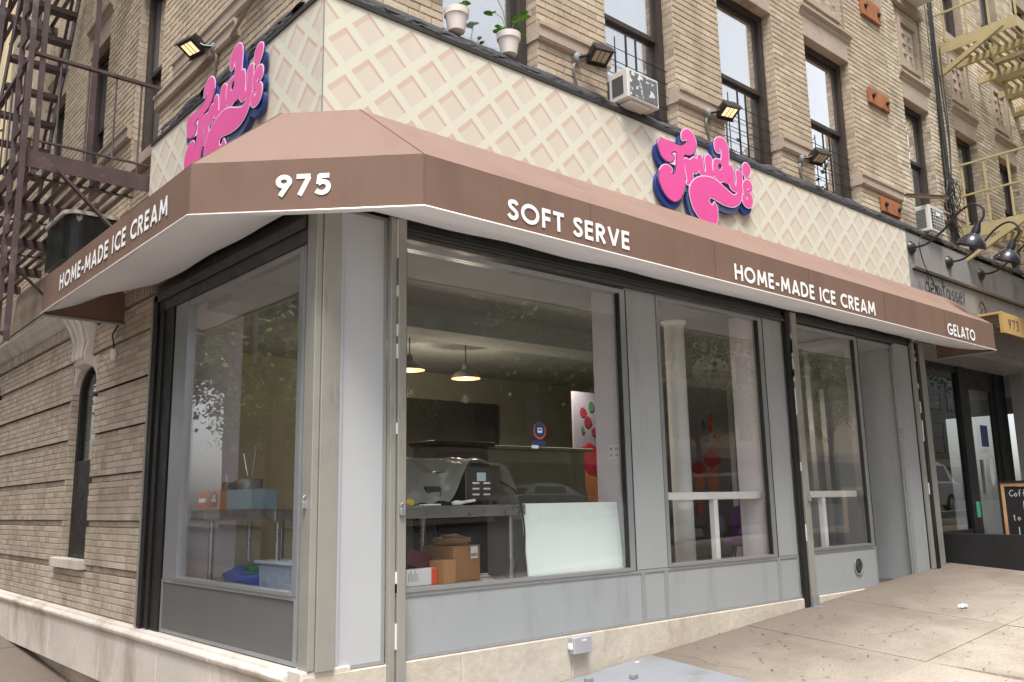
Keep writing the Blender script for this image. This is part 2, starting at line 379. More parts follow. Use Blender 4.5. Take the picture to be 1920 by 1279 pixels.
# ================================================================ brickwork
def unit_brick():
    c = .03; mb = MB()
    f = [(-.5+c, -.5, -.5+c*3), (.5-c, -.5, -.5+c*3), (.5-c, -.5, .5-c*3), (-.5+c, -.5, .5-c*3)]
    r = [(-.5, -.4, -.5), (.5, -.4, -.5), (.5, -.4, .5), (-.5, -.4, .5)]
    b = [(-.5, .5, -.5), (.5, .5, -.5), (.5, .5, .5), (-.5, .5, .5)]
    mb.add(f+r+b, [(0,1,2,3)]+[(4+i, 4+(i+1) % 4, (i+1) % 4, i) for i in range(4)]+[(8+i, 8+(i+1) % 4, 4+(i+1) % 4, 4+i) for i in range(4)])
    return mb
UB = unit_brick()
brick_list = []      # (building index, material index, centre, u, n, w, d, h)
def brick_patch(bi, mi, o, u, n, u0, u1, z0, z1, ch=.0635, bl=.205, proud=.006, seed=0, gap=.006, ragged=0, holes=()):
    """running-bond courses in the rectangle [u0, u1] x [z0, z1] of the plane through o"""
    rnd = random.Random(seed); o, u, n = Vector(o), Vector(u), Vector(n)
    k = 0; z = z0
    while z + ch*.5 < z1:
        h = min(ch, z1-z) - gap; a = u0 - (bl/2 if k % 2 else 0) - (rnd.random()*.04 if ragged else 0)
        while a < u1 - .01:
            L = bl if not ragged else rnd.choice((bl, bl, bl*.5))
            b = a + L; c0, c1 = max(a, u0), min(b, u1)
            mid = (c0+c1)/2; zm = z+h/2
            if c1-c0 > .03 and not any(h_[0] < mid < h_[1] and h_[2] < zm < h_[3] for h_ in holes):
                pr = proud + rnd.uniform(-.0015, .0015)
                d = .05
                cc = o + u*(mid) + V(0, 0, zm) + n*(pr - d/2)
                brick_list.append((bi, mi, cc, u, n, c1-c0-gap, d, h))
            a = b
        z += ch; k += 1
def flush_bricks(parents, mats, limit=300):
    mesh = {}
    def score(b):
        c = b[2]; d = c - CAM; z = d.dot(FWD)
        if z < .5: return 0
        px = 960 + 1637*d.dot(RIGHT)/z; py = 640 - 1637*d.dot(UP)/z
        if not (0 <= px <= 1920 and 0 <= py <= 1279): return 0
        if b[4].dot(d) > 0: return 0
        return b[5]*b[7]*abs(b[4].dot(d.normalized()))/d.length**2
    for bi, par in parents.items():
        mine = sorted([b for b in brick_list if b[0] == bi], key=score, reverse=True)
        for b in mine[:limit]:
            mi = b[1]
            if mi not in mesh:
                o = UB.build('brick', mats[mi], fix=False); mesh[mi] = o.data; bpy.data.objects.remove(o)
            o = bpy.data.objects.new('brick', mesh[mi]); col.objects.link(o); o.parent = par
            x, y = b[3], -b[4]; zc = ZA if x.cross(y).dot(ZA) > 0 else -ZA
            c = b[2] - par.location
            o.matrix_local = Matrix(((x.x*b[5], y.x*b[6], 0, c.x), (x.y*b[5], y.y*b[6], 0, c.y), (0, 0, zc.z*b[7], c.z), (0, 0, 0, 1)))
        for mi in set(b[1] for b in mine[limit:]):
            vs_, fs = [], []
            for b in mine[limit:]:
                if b[1] != mi: continue
                x, y = b[3]*b[5], -b[4]*b[6]; k = len(vs_); zc = 1 if b[3].cross(-b[4]).z > 0 else -1
                for p in UB.v: vs_.append(b[2] + x*p.x + y*p.y + V(0, 0, p.z*b[7]*zc))
                fs += [tuple(k+i for i in f) for f in UB.f]
            mb = MB(); mb.v = vs_; mb.f = fs
            mb.build('brickwork', mats[mi], par, fix=False, kind='stuff')

# ================================================================ corner building
bld = empty('apartment_building', (1.5, 1.5, 0), 'tan brick corner apartment building with brown window frames above the ice cream shop', 'building')
nb = empty('apartment_building', (10, 1, 0), 'paler weathered brick building adjoining on the right, behind the mustard fire escape', 'building')
YW = .10; XW = .10                      # upper brick planes
OPEN_R = [(1.02, 1.97), (2.80, 3.765), (4.52, 5.54), (6.22, 7.26)]
OPEN_N = [(8.72, 9.50), (10.36, 11.16), (11.97, 12.77), (13.6, 14.4), (15.3, 16.1)]
OPEN_L = [(3.32, 4.06), (5.08, 5.84), (6.86, 7.62), (8.62, 9.38)]
ZS, ZH, ZL, ZM = 4.98, 6.88, 7.13, 7.24      # sill, head, lintel top, moulding top
# solid core behind everything above the shop, and mortar skins
mw = MB()
def skin_R(mb, xa, xb, opens, zt=11.5):
    xs = xa
    for a, b in opens + [(xb, xb)]:
        mb.box(xs, a, YW+.002, .45, 4.45, zt)
        if b > a:
            mb.box(a, b, YW+.03, .45, ZH+.02, 8.40); mb.box(a, b, YW+.03, .45, 4.45, ZS-.03); mb.box(a, b, YW+.03, .45, 10.3, zt)
        xs = b
skin_R(mw, .102, 8.36, OPEN_R); mw.build('wall', M_mortar, bld, fix=False)
mw = MB(); skin_R(mw, 8.36, 20.0, OPEN_N); mw.build('wall', M_mortar, nb, fix=False)
ml = MB(); ys = .46
for a, b in OPEN_L + [(10.5, 10.5)]:
    ml.box(XW+.002, .45, ys, a, 4.45, 11.5)
    if b > a:
        ml.box(XW+.03, .45, a, b, ZH+.02, 8.40); ml.box(XW+.03, .45, a, b, 4.45, ZS-.03); ml.box(XW+.03, .45, a, b, 10.3, 11.5)
    ys = b
ml.build('side_wall', M_mortar, bld, fix=False)
B('core', 1.2, 20, 1.2, 10.5, 3.62, 11.4, M_room, bld)
B('soffit_slab', .12, 20, .12, 10.5, 3.46, 3.6, M_room, bld)
B('roof', .12, 20, .12, 10.5, 11.5, 11.7, M_mortar, bld)
def front_bricks(bi, mi, xa, xb, opens, ztop, seed, ledge_z=(5.29, 5.43)):
    xs = xa
    for i, (a, b) in enumerate(opens + [(xb, xb)]):
        brick_patch(bi, mi, (0, YW, 0), XA, -YA, xs, a, 4.9, ztop, seed=seed+i)
        if b > a:      # above the opening: between lintel and next floor
            brick_patch(bi, mi, (0, YW+.03, 0), XA, -YA, a, b, ZM+.08, 8.28, seed=seed+40+i, holes=[(a+.14, b-.14, 7.42, 8.08)])
            brick_patch(bi, mi, (b, 0, 0), YA, -XA, YW, .30, 4.95, ZH+.02, bl=.11, seed=seed+60+i, proud=.001)     # reveal facing the corner
        xs = b
front_bricks(0, 0, .10, 8.36, OPEN_R, 7.9, 100)
front_bricks(1, 1, 8.36, 14.9, OPEN_N, 11.3, 200)
ys = .10
for i, (a, b) in enumerate(OPEN_L + [(10.5, 10.5)]):
    brick_patch(0, 0, (XW, 0, 0), YA, -XA, ys, a, 4.9 if ys < 3 else 3.95, 10.6, seed=300+i)
    if b > a:
        brick_patch(0, 0, (XW+.03, 0, 0), YA, -XA, a, b, ZM+.08, 8.28, seed=340+i)
        brick_patch(0, 0, (XW+.03, 0, 0), YA, -XA, a, b, 3.95, ZS-.12, seed=350+i)
        brick_patch(0, 0, (0, b, 0), XA, -YA, XW, .30, 4.95, ZH+.02, bl=.11, seed=360+i, proud=.001)
    ys = b

def window(parent, axis, a, b, z0, z1, depth, blind, seed, mid=None):
    """double-hung window in the opening [a, b]; axis 'x' for the avenue front, 'y' for the side street"""
    rnd = random.Random(seed)
    def bx(u0, u1, d0, d1, za, zb):
        return (u0, u1, d0, d1, za, zb) if axis == 'x' else (d0, d1, u0, u1, za, zb)
    d = depth; mid = mid or (z0+z1)/2 + .02
    f = MB(); f.box(*bx(a, a+.07, d-.05, d+.06, z0, z1)); f.box(*bx(b-.07, b, d-.05, d+.06, z0, z1)); f.box(*bx(a+.07, b-.07, d-.05, d+.06, z1-.07, z1)); f.box(*bx(a+.07, b-.07, d-.05, d+.06, z0, z0+.05))
    fo = f.build('window', M_frame, parent, fix=False)
    for k, (za, zb, dd) in enumerate(((mid-.02, z1-.07, d-.015), (z0+.05, mid+.02, d+.02))):
        s = MB(); t = .045
        s.box(*bx(a+.07, a+.07+t, dd, dd+.03, za, zb)); s.box(*bx(b-.07-t, b-.07, dd, dd+.03, za, zb))
        s.box(*bx(a+.07+t, b-.07-t, dd, dd+.03, zb-t, zb)); s.box(*bx(a+.07+t, b-.07-t, dd, dd+.03, za, za+t))
        s.build('sash', M_frame, fo, fix=False)
        B('pane', *bx(a+.07+t, b-.07-t, dd+.012, dd+.017, za+t, zb-t), M_winglass, fo)
    # blind and dim room behind
    if blind:
        zb = z1-.1 - (z1-z0-.2)*blind
        mb = MB()
        n = 18; u0, u1 = a+.09, b-.09
        def fn(s_, t_):
            uu = u0+(u1-u0)*s_; dd = d+.10+.010*math.sin(s_*34+seed)*(1 if blind > .5 else .3)
            return (uu, dd, zb+(z1-.08-zb)*t_) if axis == 'x' else (dd, uu, zb+(z1-.08-zb)*t_)
        mb.sheet(fn, n*2, 2).build('blind', M_curtain, fo, fix=False, smooth=True)
    rb = MB(); rb.box(*bx(a, b, d+.36, d+.38, z0-.1, z1+.1)); rb.build('dark_room', M_room, fo, fix=False)
    return fo
blinds = [0.9, .9, 1.0, .95]
for i, (a, b) in enumerate(OPEN_R):
    window(bld, 'x', a+.012, b-.012, ZS, ZH, .26, blinds[i], i)
    window(bld, 'x', a+.012, b-.012, 8.42, 10.3, .26, .5, i+10)
for i, (a, b) in enumerate(OPEN_N):
    window(nb, 'x', a+.012, b-.012, ZS+.3, ZH, .26, (0, .6, .25, .4, .5)[i], i+20)
    window(nb, 'x', a+.012, b-.012, 8.42, 10.3, .26, 0 if i < 3 else .5, i+30)
for i, (a, b) in enumerate(OPEN_L):
    window(bld, 'y', a+.012, b-.012, ZS, ZH, .23, (.9, .8, .5, .2)[i], i+40)
    window(bld, 'y', a+.012, b-.012, 8.42, 10.3, .23, .5, i+50)
def trim_R(par, opens, xs_ledges):
    for a, b in opens:
        B('lintel', a-.0, b+.0, YW-.004, YW+.20, ZH, ZL, M_stone, par, .004)
        mo = MB(); pr = [(0, 0), (-.035, .0), (-.05, .03), (-.05, .05), (-.085, .09), (-.085, .12), (0, .14)]
        mo.prism([(a-.07, YW+y+.03, ZL+.0+z) for y, z in pr], (b-a+.14, 0, 0)).build('moulding', M_stone, par)
        # ornamental panel: stone frame round a field of projecting and recessed bricks
        fr = MB(); fa, fb = a+.10, b-.10; z0, z1 = 7.38, 8.12
        fr.box(fa, fb, YW-.0, YW+.05, z0, z0+.07); fr.box(fa, fb, YW-.0, YW+.05, z1-.07, z1); fr.box(fa, fa+.07, YW, YW+.05, z0+.07, z1-.07); fr.box(fb-.07, fb, YW, YW+.05, z0+.07, z1-.07)
        po = fr.build('ornament_frame', M_stone, par, fix=False)
        mb = MB(); w = (fb-fa-.14)/6; h = (z1-z0-.14)/8
        for i in range(6):
            for j in range(8):
                if (i in (0, 5) or j in (0, 7)) and (i+j) % 2: continue
                mb.box(fa+.07+i*w+.004, fa+.07+(i+1)*w-.004, YW+.015+.02*((i*j) % 2), YW+.06, z0+.07+j*h+.004, z0+.07+(j+1)*h-.004)
        mb.build('ornament_bricks', M_brick3, po, fix=False)
        B('sill_course', a-.06, b+.06, YW-.05, YW+.2, 8.28, 8.42, M_stone, par, .006)
        B('sill', a, b, YW+.0, YW+.24, ZS-.12, ZS-.002, M_tar, par)
    for a, b in xs_ledges:
        pr = [(.02, 0), (-.03, 0), (-.045, .02), (-.045, .10), (-.06, .115), (-.06, .14), (.02, .15)]
        mb = MB(); mb.prism([(a-.012, YW+y, 5.29+z) for y, z in pr], (b-a+.024, 0, 0))
        # the ledge returns along the left reveal
        mb.box(a-.013, a+.02, YW+.022, .28, 5.292, 5.438)
        mb.build('pier_ledge', M_stone, par)
led = [(.1, 1.02)] + [(OPEN_R[i][1], OPEN_R[i+1][0]) for i in range(3)] + [(7.26, 8.30)]
trim_R(bld, OPEN_R, led)
trim_R(nb, OPEN_N, [(9.50, 10.36), (11.16, 11.97), (12.77, 13.6)])
for a, b in OPEN_L:
    B('lintel', XW-.004, XW+.2, a, b, ZH, ZL, M_stone, bld, .004)
    mo = MB(); pr = [(0, 0), (-.035, .0), (-.05, .03), (-.05, .05), (-.085, .09), (-.085, .12), (0, .14)]
    mo.prism([(XW+y+.03, a-.07, ZL+z) for y, z in pr], (0, b-a+.14, 0)).build('moulding', M_stone, bld)
    B('sill', XW-.05, XW+.24, a-.05, b+.05, ZS-.12, ZS-.002, M_stone, bld, .005)
for a, b in ((.1, 3.34), (4.12, 5.10), (5.88, 6.86), (7.64, 8.62)):
    pr = [(.02, 0), (-.03, 0), (-.045, .02), (-.045, .10), (-.06, .115), (-.06, .14), (.02, .15)]
    mb = MB()
    if a < 1:
        mb.prism([(XW+x, 1.55, 5.29+z) for x, z in pr], (0, 1.8, 0)); mb.prism([(XW+x, .0, 5.46+z) for x, z in pr], (0, 2.9, 0))
    else: mb.prism([(XW+x, a-.01, 5.29+z) for x, z in pr], (0, b-a+.02, 0))
    mb.build('pier_ledge', M_stone, bld)

# ---- ground-floor side wall (left of the shop window): rusticated bands with recessed courses
mb = MB()
for ya_, yb2, za_, zc_ in ((2.36, 4.40, .2, 4.45), (5.20, 10.5, .2, 4.45), (4.40, 5.20, 3.10, 4.45), (4.40, 5.20, .2, 1.15)): mb.box(.043, .30, ya_, yb2, za_, zc_)
mb.build('rusticated_wall', M_mortar, bld, fix=False)
CH = .0582; band = 7*CH
zb = .70
k = 0
while zb < 3.42:
    zt = zb + band
    for (a, b) in ((2.40, 4.40), (5.20, 10.5)):
        bk = MB().box(.004, .0425, a, b, zb, min(zt-CH, 3.42)-.004)
        bk.build('band_core', M_mortar, bld, fix=False)
        brick_patch(0, 2, (.0, 0, 0), YA, -XA, a, b, zb, min(zt-CH, 3.42), ch=CH, bl=.19, proud=.0, seed=500+k, ragged=1)
        brick_patch(0, 2, (.024, 0, 0), YA, -XA, a, b, zt-CH, min(zt, 3.42), ch=CH, bl=.19, proud=.0, seed=520+k, ragged=1)
    if zt < 1.2: brick_patch(0, 2, (0, 0, 0), YA, -XA, 4.40, 5.20, zb, zt, ch=CH, bl=.19, proud=.0, seed=560+k, ragged=1)
    # jamb of the arched window, seen on the far side
    brick_patch(0, 2, (0, 5.20, 0), XA, -YA, .0, .09, zb, min(zt, 3.0), ch=CH, bl=.11, proud=.002, seed=580+k)
    zb = zt; k += 1
brick_patch(0, 2, (.0, 0, 0), YA, -XA, 4.40, 5.20, 3.14, 3.42, ch=CH, bl=.19, proud=.0, seed=590, ragged=1)
# soldier-brick dentil course and belt moulding
dm = bpy.data.meshes.new('dentil')
mbd = MB().box(-.02, .05, -.018, .018, -.055, .055); od = mbd.build('dentil', M_brick3, fix=False); dmesh = od.data; bpy.data.objects.remove(od)
y = 2.9
while y < 9.6:
    if not (4.62 < y < 5.32):
        o = bpy.data.objects.new('dentil', dmesh); col.objects.link(o); o.parent = bld; o.location = V(.0, y, 3.50) - bld.location
    y += .07
pr = [(.06, 0), (-.02, 0), (-.05, .03), (-.07, .07), (-.10, .10), (-.12, .16), (-.12, .19), (.06, .26)]
MB().prism([(x, 2.62, 3.565+z) for x, z in pr], (0, 7.88, 0)).build('belt_moulding', M_base_stone, bld)
# keystone bracket over the arched window
kb = MB(); prof = [(.02, 3.02), (-.06, 3.05), (-.07, 3.16), (-.05, 3.26), (-.09, 3.40), (-.16, 3.52), (-.19, 3.60), (.02, 3.60)]
w0, w1 = .17, .30
def kpt(x, z, s_): w = w0 + (w1-w0)*(z-3.02)/.58; return (x, 4.78+s_*w, z)
n = len(prof); kb.add([kpt(x, z, -1) for x, z in prof]+[kpt(x, z, 1) for x, z in prof], [tuple(range(n)), tuple(range(2*n-1, n-1, -1))]+[(i, (i+1) % n, n+(i+1) % n, n+i) for i in range(n)])
kb.build('keystone_bracket', M_base_stone, bld, bevel=.006)
kl = MB()
for s_ in (-.12, 0, .12): kl.tube([(-.085, 4.78+s_, 3.10), (-.075, 4.78+s_*1.1, 3.28), (-.12, 4.78+s_*1.3, 3.42), (-.20, 4.78+s_*1.4, 3.56)], .028, 6)
kl.build('bracket_flute', M_base_stone, bld, smooth=True)
# arched window
aw = MB()
ar = [(4.41, 1.15), (5.19, 1.15), (5.19, 2.80)] + [(4.80+.39*math.cos(t), 2.80+.24*math.sin(t)) for t in [math.pi*i/10 for i in range(1, 10)]] + [(4.41, 2.80)]
inn = [(4.80+(y_-4.80)*.80, 1.22+(z_-1.15)*.955) for y_, z_ in ar]
awo = aw.poly(ar, [inn], (.12, 0, 0), YA, ZA, -XA, 0, .05).build('arched_window', M_cafedark, bld, fix=True)
MB().poly(inn, [], (.12, 0, 0), YA, ZA, -XA, .01, .016).build('pane', M_cafeglass, awo)
B('meeting_rail', .06, .11, 4.49, 5.11, 2.03, 2.10, M_cafedark, awo)
B('black_grille', .065, .08, 4.49, 5.11, 1.2, 2.03, M_black, awo)
B('dark_room', .27, .28, 4.3, 5.3, 1.0, 3.2, M_room, awo)
# arch spandrel filling between opening and straight head
sp = [(4.395, 2.80), (4.395, 3.12), (5.205, 3.12), (5.205, 2.80)] + [(4.80+.395*math.cos(t), 2.80+.26*math.sin(t)) for t in [math.pi*i/10 for i in range(0, 11)]]
MB().poly(sp, [], (.25, 0, 0), YA, ZA, -XA, 0, .235).build('arch_stone', M_base_stone, bld)
B('window_sill', -.06, .2, 4.36, 5.36, 1.06, 1.15, M_base_stone, bld, .006)
# stone base with a moulded cap, in blocks
yy = .14
for k, L in enumerate((1.05, .98, 1.35, 1.6, 1.5, 1.55, 1.7, .7)):
    a, b = yy+.003, min(yy+L, 10.5)-.003
    pr = [(.12, .20), (-.075, .20), (-.075, .60), (-.095, .62), (-.10, .645), (-.09, .66), (-.06, .668), (-.055, .685), (-.035, .692), (.12, .692)]
    MB().prism([(x, a, z) for x, z in pr], (0, b-a, 0)).build('stone_block', M_base_stone, bld, bevel=.004)
    yy += L
B('basement_wall', .02, .3, .06, 10.5, -.8, .199, M_brick3, bld)
fr = MB()
# cream concrete base under the avenue shop windows
def base_prof(x0, x1):
    return MB().box(x0, x1, -.03, .25, -.6, .672)
for a, b in ((-.06, .62), (.622, 1.05), (1.053, 2.03), (2.033, 3.4), (3.403, 5.0), (5.003, 6.62)):
    base_prof(a, b).build('base_block', M_base_conc, bld, bevel=.006)
B('corner_base', -.07, .25, -.028, .135, -.6, .70, M_base_stone, bld, .006)
flush_bricks({0: bld, 1: nb}, {0: M_brick, 1: M_brick2, 2: M_brick3})
# small things on the walls: rusty anchor plates
for k, (x0, x1, z0, z1, lab) in enumerate(((7.66, 8.19, 6.47, 6.68, 'rusty orange anchor plate on the brick pier, middle one of three'), (7.69, 8.20, 7.70, 7.96, 'rusty orange anchor plate cut by the top edge of the photo'), (7.71, 8.21, 5.05, 5.24, 'rusty brown anchor plate just above the waffle sign'))):
    t = empty('anchor_plate', (x0, YW, z0), lab, 'anchor plate', 'rusty anchor plates on the brick pier')
    B('plate', x0, x1, YW-.045, YW-.012, z0, z1, M_rust, t, .004)
    for bx in (x0+.09, x1-.07): MB().lathe((bx, YW-.045, (z0+z1)/2), [(.03, 0), (.03, .02), (.012, .02), (.012, .035), (0, .035)], 8, -YA).build('bolt', M_black, t)
t = empty('bracket_beam', (8.22, YW, 5.24), 'rusty steel angle bracket sticking out beside the small white air conditioner', 'bracket')
MB().obox((8.74, -.06, 5.44), (1.0, -.12, .16), YA, ZA, .5, .026, .012).obox((8.74, -.08, 5.42), (1.0, -.12, .16), YA, ZA, .5, .006, .024).build('angle_iron', mat('dark rusty iron', srgb(96, 74, 58), .85, var=.3, vscale=9), t)

# ================================================================ lettering
def arc(cx, cy, rx, ry, a0, a1, n=14): return [(cx+rx*math.cos(R(a0+(a1-a0)*i/n)), cy+ry*math.sin(R(a0+(a1-a0)*i/n))) for i in range(n+1)]
def cat(pts, n=5, closed=False):
    out = []; m = len(pts)
    for i in range(m if closed else m-1):
        p0, p1, p2, p3 = (pts[(i-1) % m], pts[i % m], pts[(i+1) % m], pts[(i+2) % m]) if closed else (pts[max(i-1, 0)], pts[i], pts[i+1], pts[min(i+2, m-1)])
        for k in range(n):
            t = k/n
            out.append(tuple(.5*((2*p1[j])+(-p0[j]+p2[j])*t+(2*p0[j]-5*p1[j]+4*p2[j]-p3[j])*t*t+(-p0[j]+3*p1[j]-3*p2[j]+p3[j])*t**3) for j in range(len(pts[0]))))
    if not closed: out.append(tuple(pts[-1]))
    return out
h = .1
GLY = {
 'H': (.72, [[(h, 0), (h, 1)], [(.62, 0), (.62, 1)], [(h, .52), (.62, .52)]]),
 'O': (.98, [arc(.49, .5, .39, .41, 0, 360, 28)]),
 'M': (.92, [[(h, 0), (.19, 1)], [(.18, .97), (.46, .22)], [(.46, .22), (.74, .97)], [(.73, 1), (.82, 0)]]),
 'E': (.54, [[(h, 0), (h, 1)], [(h, .91), (.50, .91)], [(h, .52), (.47, .52)], [(h, .09), (.50, .09)]]),
 '-': (.38, [[(.03, .40), (.35, .40)]]),
 'A': (.80, [[(.09, 0), (.40, .98)], [(.40, .98), (.71, 0)], [(.2, .27), (.6, .27)]]),
 'D': (.76, [[(h, 0), (h, 1)], [(h, .91), (.30, .91)] + arc(.30, .5, .36, .41, 88, -88, 16) + [(h, .09)]]),
 'I': (.20, [[(h, 0), (h, 1)]]),
 'C': (.78, [arc(.49, .5, .39, .41, 48, 312, 22)]),
 'R': (.62, [[(h, 0), (h, 1)], [(h, .91), (.28, .91)] + arc(.28, .70, .20, .21, 88, -88, 12) + [(h, .49)], [(.27, .47), (.53, 0)]]),
 'S': (.56, [cat([(.50, .78), (.42, .89), (.29, .91), (.15, .86), (.12, .74), (.18, .62), (.30, .53), (.43, .42), (.47, .28), (.41, .14), (.28, .09), (.15, .13), (.06, .26)], 3)]),
 'F': (.52, [[(h, 0), (h, 1)], [(h, .91), (.49, .91)], [(h, .50), (.46, .50)]]),
 'T': (.58, [[(.29, 0), (.29, .9)], [(.0, .91), (.58, .91)]]),
 'V': (.74, [[(.08, 1), (.37, .03)], [(.37, .03), (.66, 1)]]),
 'G': (.90, [arc(.49, .5, .39, .41, 50, 325, 22), [(.46, .45), (.90, .45)], [(.81, .42), (.79, .22)]]),
 'L': (.48, [[(h, 0), (h, 1)], [(h, .09), (.45, .09)]]),
 '9': (.62, [arc(.31, .69, .215, .215, 0, 360, 24), [(.51, .62), (.18, .0)]]),
 '7': (.58, [[(.02, .905), (.54, .905)], [(.49, .88), (.14, .0)]]),
 '5': (.58, [[(.14, .905), (.52, .905)], [(.17, .95), (.13, .50)], cat([(.11, .52), (.24, .61), (.38, .59), (.48, .47), (.49, .33), (.42, .17), (.28, .095), (.14, .12), (.03, .20)], 3)]),
 '3': (.5, [cat([(.04, .85), (.2, .95), (.38, .88), (.42, .72), (.32, .57), (.2, .53), (.34, .49), (.46, .36), (.42, .14), (.22, .03), (.02, .12)], 3)]),
 ' ': (.30, []),
}
def ribbon(mb, pts, w, o, u, v, n, d):
    P = [Vector((x, y)) for x, y in pts]; closed = (P[0]-P[-1]).length < 1e-4 and len(P) > 3
    if closed: P = P[:-1]
    m = len(P); L = []
    for i in range(m):
        a = P[i-1] if (i or closed) else None; b = P[(i+1) % m] if (i < m-1 or closed) else None
        d1 = (P[i]-a).normalized() if a is not None else None; d2 = (b-P[i]).normalized() if b is not None else None
        t = (d1+d2).normalized() if (d1 and d2 and (d1+d2).length > 1e-5) else (d1 or d2)
        nn = Vector((-t.y, t.x)); s = 1.0
        if d1 and d2: s = 1/max(.5, nn.dot(Vector((-d2.y, d2.x))))
        L.append((P[i]+nn*w/2*s, P[i]-nn*w/2*s))
    k = len(mb.v)
    for a, b in L:
        for q in (a, b): mb.v.append(o+u*q.x+v*q.y+n*d)
    for i in range(m if closed else m-1):
        j = (i+1) % m; mb.f.append((k+2*i, k+2*i+1, k+2*j+1, k+2*j))
class Letters(list):
    def build(s, name, m, parent, fix=False):
        for mb in s: mb.build(name, m, parent, fix=False)
def text_mesh(s, o, u, n, width, height, weight=.195, gap=.10, d=.003):
    """lettering on the plane through o: baseline start o, reading direction u, letters `height` tall and the line `width` long"""
    adv = sum(GLY[c][0]+gap for c in s)-gap; sx = width/adv; out = Letters(); x = 0; o, u, n = Vector(o), Vector(u), Vector(n); kk = 0
    for c in s:
        w, st = GLY[c]; mb = MB()
        for p in st:
            kk += 1
            ribbon(mb, [((x+a)*sx, b*height) for a, b in p], weight*height*(.5+.5*min(1.15, sx/height)), o, u, ZA, n, d+(kk % 4)*.0004)
        if st: out.append(mb)
        x += w+gap
    return out
# ================================================================ awning
P, ZB, ZT, ZQ, XR, YL, CC = .70, 3.29, 3.61, 4.10, 8.64, 3.61, .28
awn = empty('awning', (.3, -.3, ZB), 'long brown and tan fabric awning wrapping the shop corner with white lettering', 'awning')
def fabric(name, a, b, c, d, m, nrm, nu=40, nv=3, sag=.004, seed=0):
    """a-b is the upper edge, d-c the lower edge, shallow ripples"""
    a, b, c, d, nrm = map(Vector, (a, b, c, d, nrm))
    def fn(s, t):
        p = a.lerp(b, s).lerp(d.lerp(c, s), t)
        k = sag*noise.noise(Vector((s*9+seed, t*2, seed)))*math.sin(math.pi*t if sag > .003 else math.pi/2)
        return p + nrm*k
    return MB().sheet(fn, nu, nv).build(name, m, awn, smooth=True, fix=False)
n975 = V(-1, -1, 0).normalized()
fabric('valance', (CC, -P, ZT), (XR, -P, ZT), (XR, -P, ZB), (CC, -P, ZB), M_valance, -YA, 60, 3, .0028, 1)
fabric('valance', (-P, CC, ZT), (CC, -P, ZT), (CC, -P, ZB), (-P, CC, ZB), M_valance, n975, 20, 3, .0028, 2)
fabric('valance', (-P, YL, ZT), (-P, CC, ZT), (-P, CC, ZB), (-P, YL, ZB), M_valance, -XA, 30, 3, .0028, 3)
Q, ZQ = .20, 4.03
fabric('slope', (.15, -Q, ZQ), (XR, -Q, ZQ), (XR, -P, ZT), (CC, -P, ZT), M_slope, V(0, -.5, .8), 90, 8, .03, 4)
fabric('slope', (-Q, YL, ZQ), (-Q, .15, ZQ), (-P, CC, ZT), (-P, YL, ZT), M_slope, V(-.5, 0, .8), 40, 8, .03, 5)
mb = MB(); mb.add([(.15, -Q, ZQ), (-Q, .15, ZQ), (-P, CC, ZT), (CC, -P, ZT)], [(0, 1, 2, 3)]); mb.build('slope', M_slope, awn, fix=False)
mb = MB(); mb.add([(.15, -Q, ZQ), (XR, -Q, ZQ), (XR, -.003, ZQ+.015), (.15, -.003, ZQ+.015), (-.003, -.003, ZQ+.015), (-Q, .15, ZQ), (-.003, .15, ZQ+.015), (-Q, YL, ZQ), (-.003, YL, ZQ+.015)], [(0, 1, 2, 3), (0, 3, 4, 6, 5), (5, 6, 8, 7)]); mb.build('top_flap', M_slope, awn, fix=False)
mb = MB(); mb.add([(XR, -Q, ZQ), (XR, -.012, ZQ+.01), (XR, -P, ZT), (XR, -P, ZB), (XR, -.012, ZB)], [(0, 1, 4, 3, 2)]); mb.build('end_panel', M_valance, awn, fix=False)
mb = MB(); mb.add([(-.012, YL, ZQ+.01), (-Q, YL, ZQ), (-P, YL, ZT), (-P, YL, ZB), (-.012, YL, ZB)], [(0, 1, 2, 3, 4)]); mb.build('end_panel', M_valance, awn, fix=False)
def soff(s, t, side):
    """lining: from the front rail back and up to the wall"""
    L = (XR-CC) if side == 'x' else (YL-CC); q = CC + L*s
    lift = 0
    if side == 'y': lift = .16*ease((q-2.5)/1.1)
    yy = -P + .02 + (P-.10)*t; z = ZB + .015 + (.13)*t**1.6 + lift*t + .012*noise.noise(Vector((q*1.7, t*2, 5)))
    return (q, yy, z) if side == 'x' else (yy, q, z)
MB().sheet(lambda s, t: soff(s, t, 'x'), 50, 8).build('lining', M_soffit, awn, smooth=True, fix=False)
MB().sheet(lambda s, t: soff(s, t, 'y'), 30, 8).build('lining', M_soffit, awn, smooth=True, fix=False)
def soffc(s, t):
    a = Vector(soff(0, t, 'y')); b = Vector(soff(0, t, 'x')); p = a.lerp(b, s)
    return (p.x, p.y, p.z)
MB().sheet(soffc, 10, 8).build('lining', M_soffit, awn, smooth=True, fix=False)
e = .006
MB().tube([(XR, -P-e, ZB), (CC, -P-e, ZB), (-P-e, CC, ZB), (-P-e, YL, ZB)], .0075, 6).build('bottom_rail', M_rail, awn, smooth=True)
for pa, pb in (((-P+.01, YL-.01, ZB-.012), (.0, YL-.01, ZB-.012)), ((XR-.01, -P+.01, ZB-.012), (XR-.01, 0, ZB-.012))): MB().tube([pa, pb], .013, 6).build('end_rail', M_mullion, awn, smooth=True)
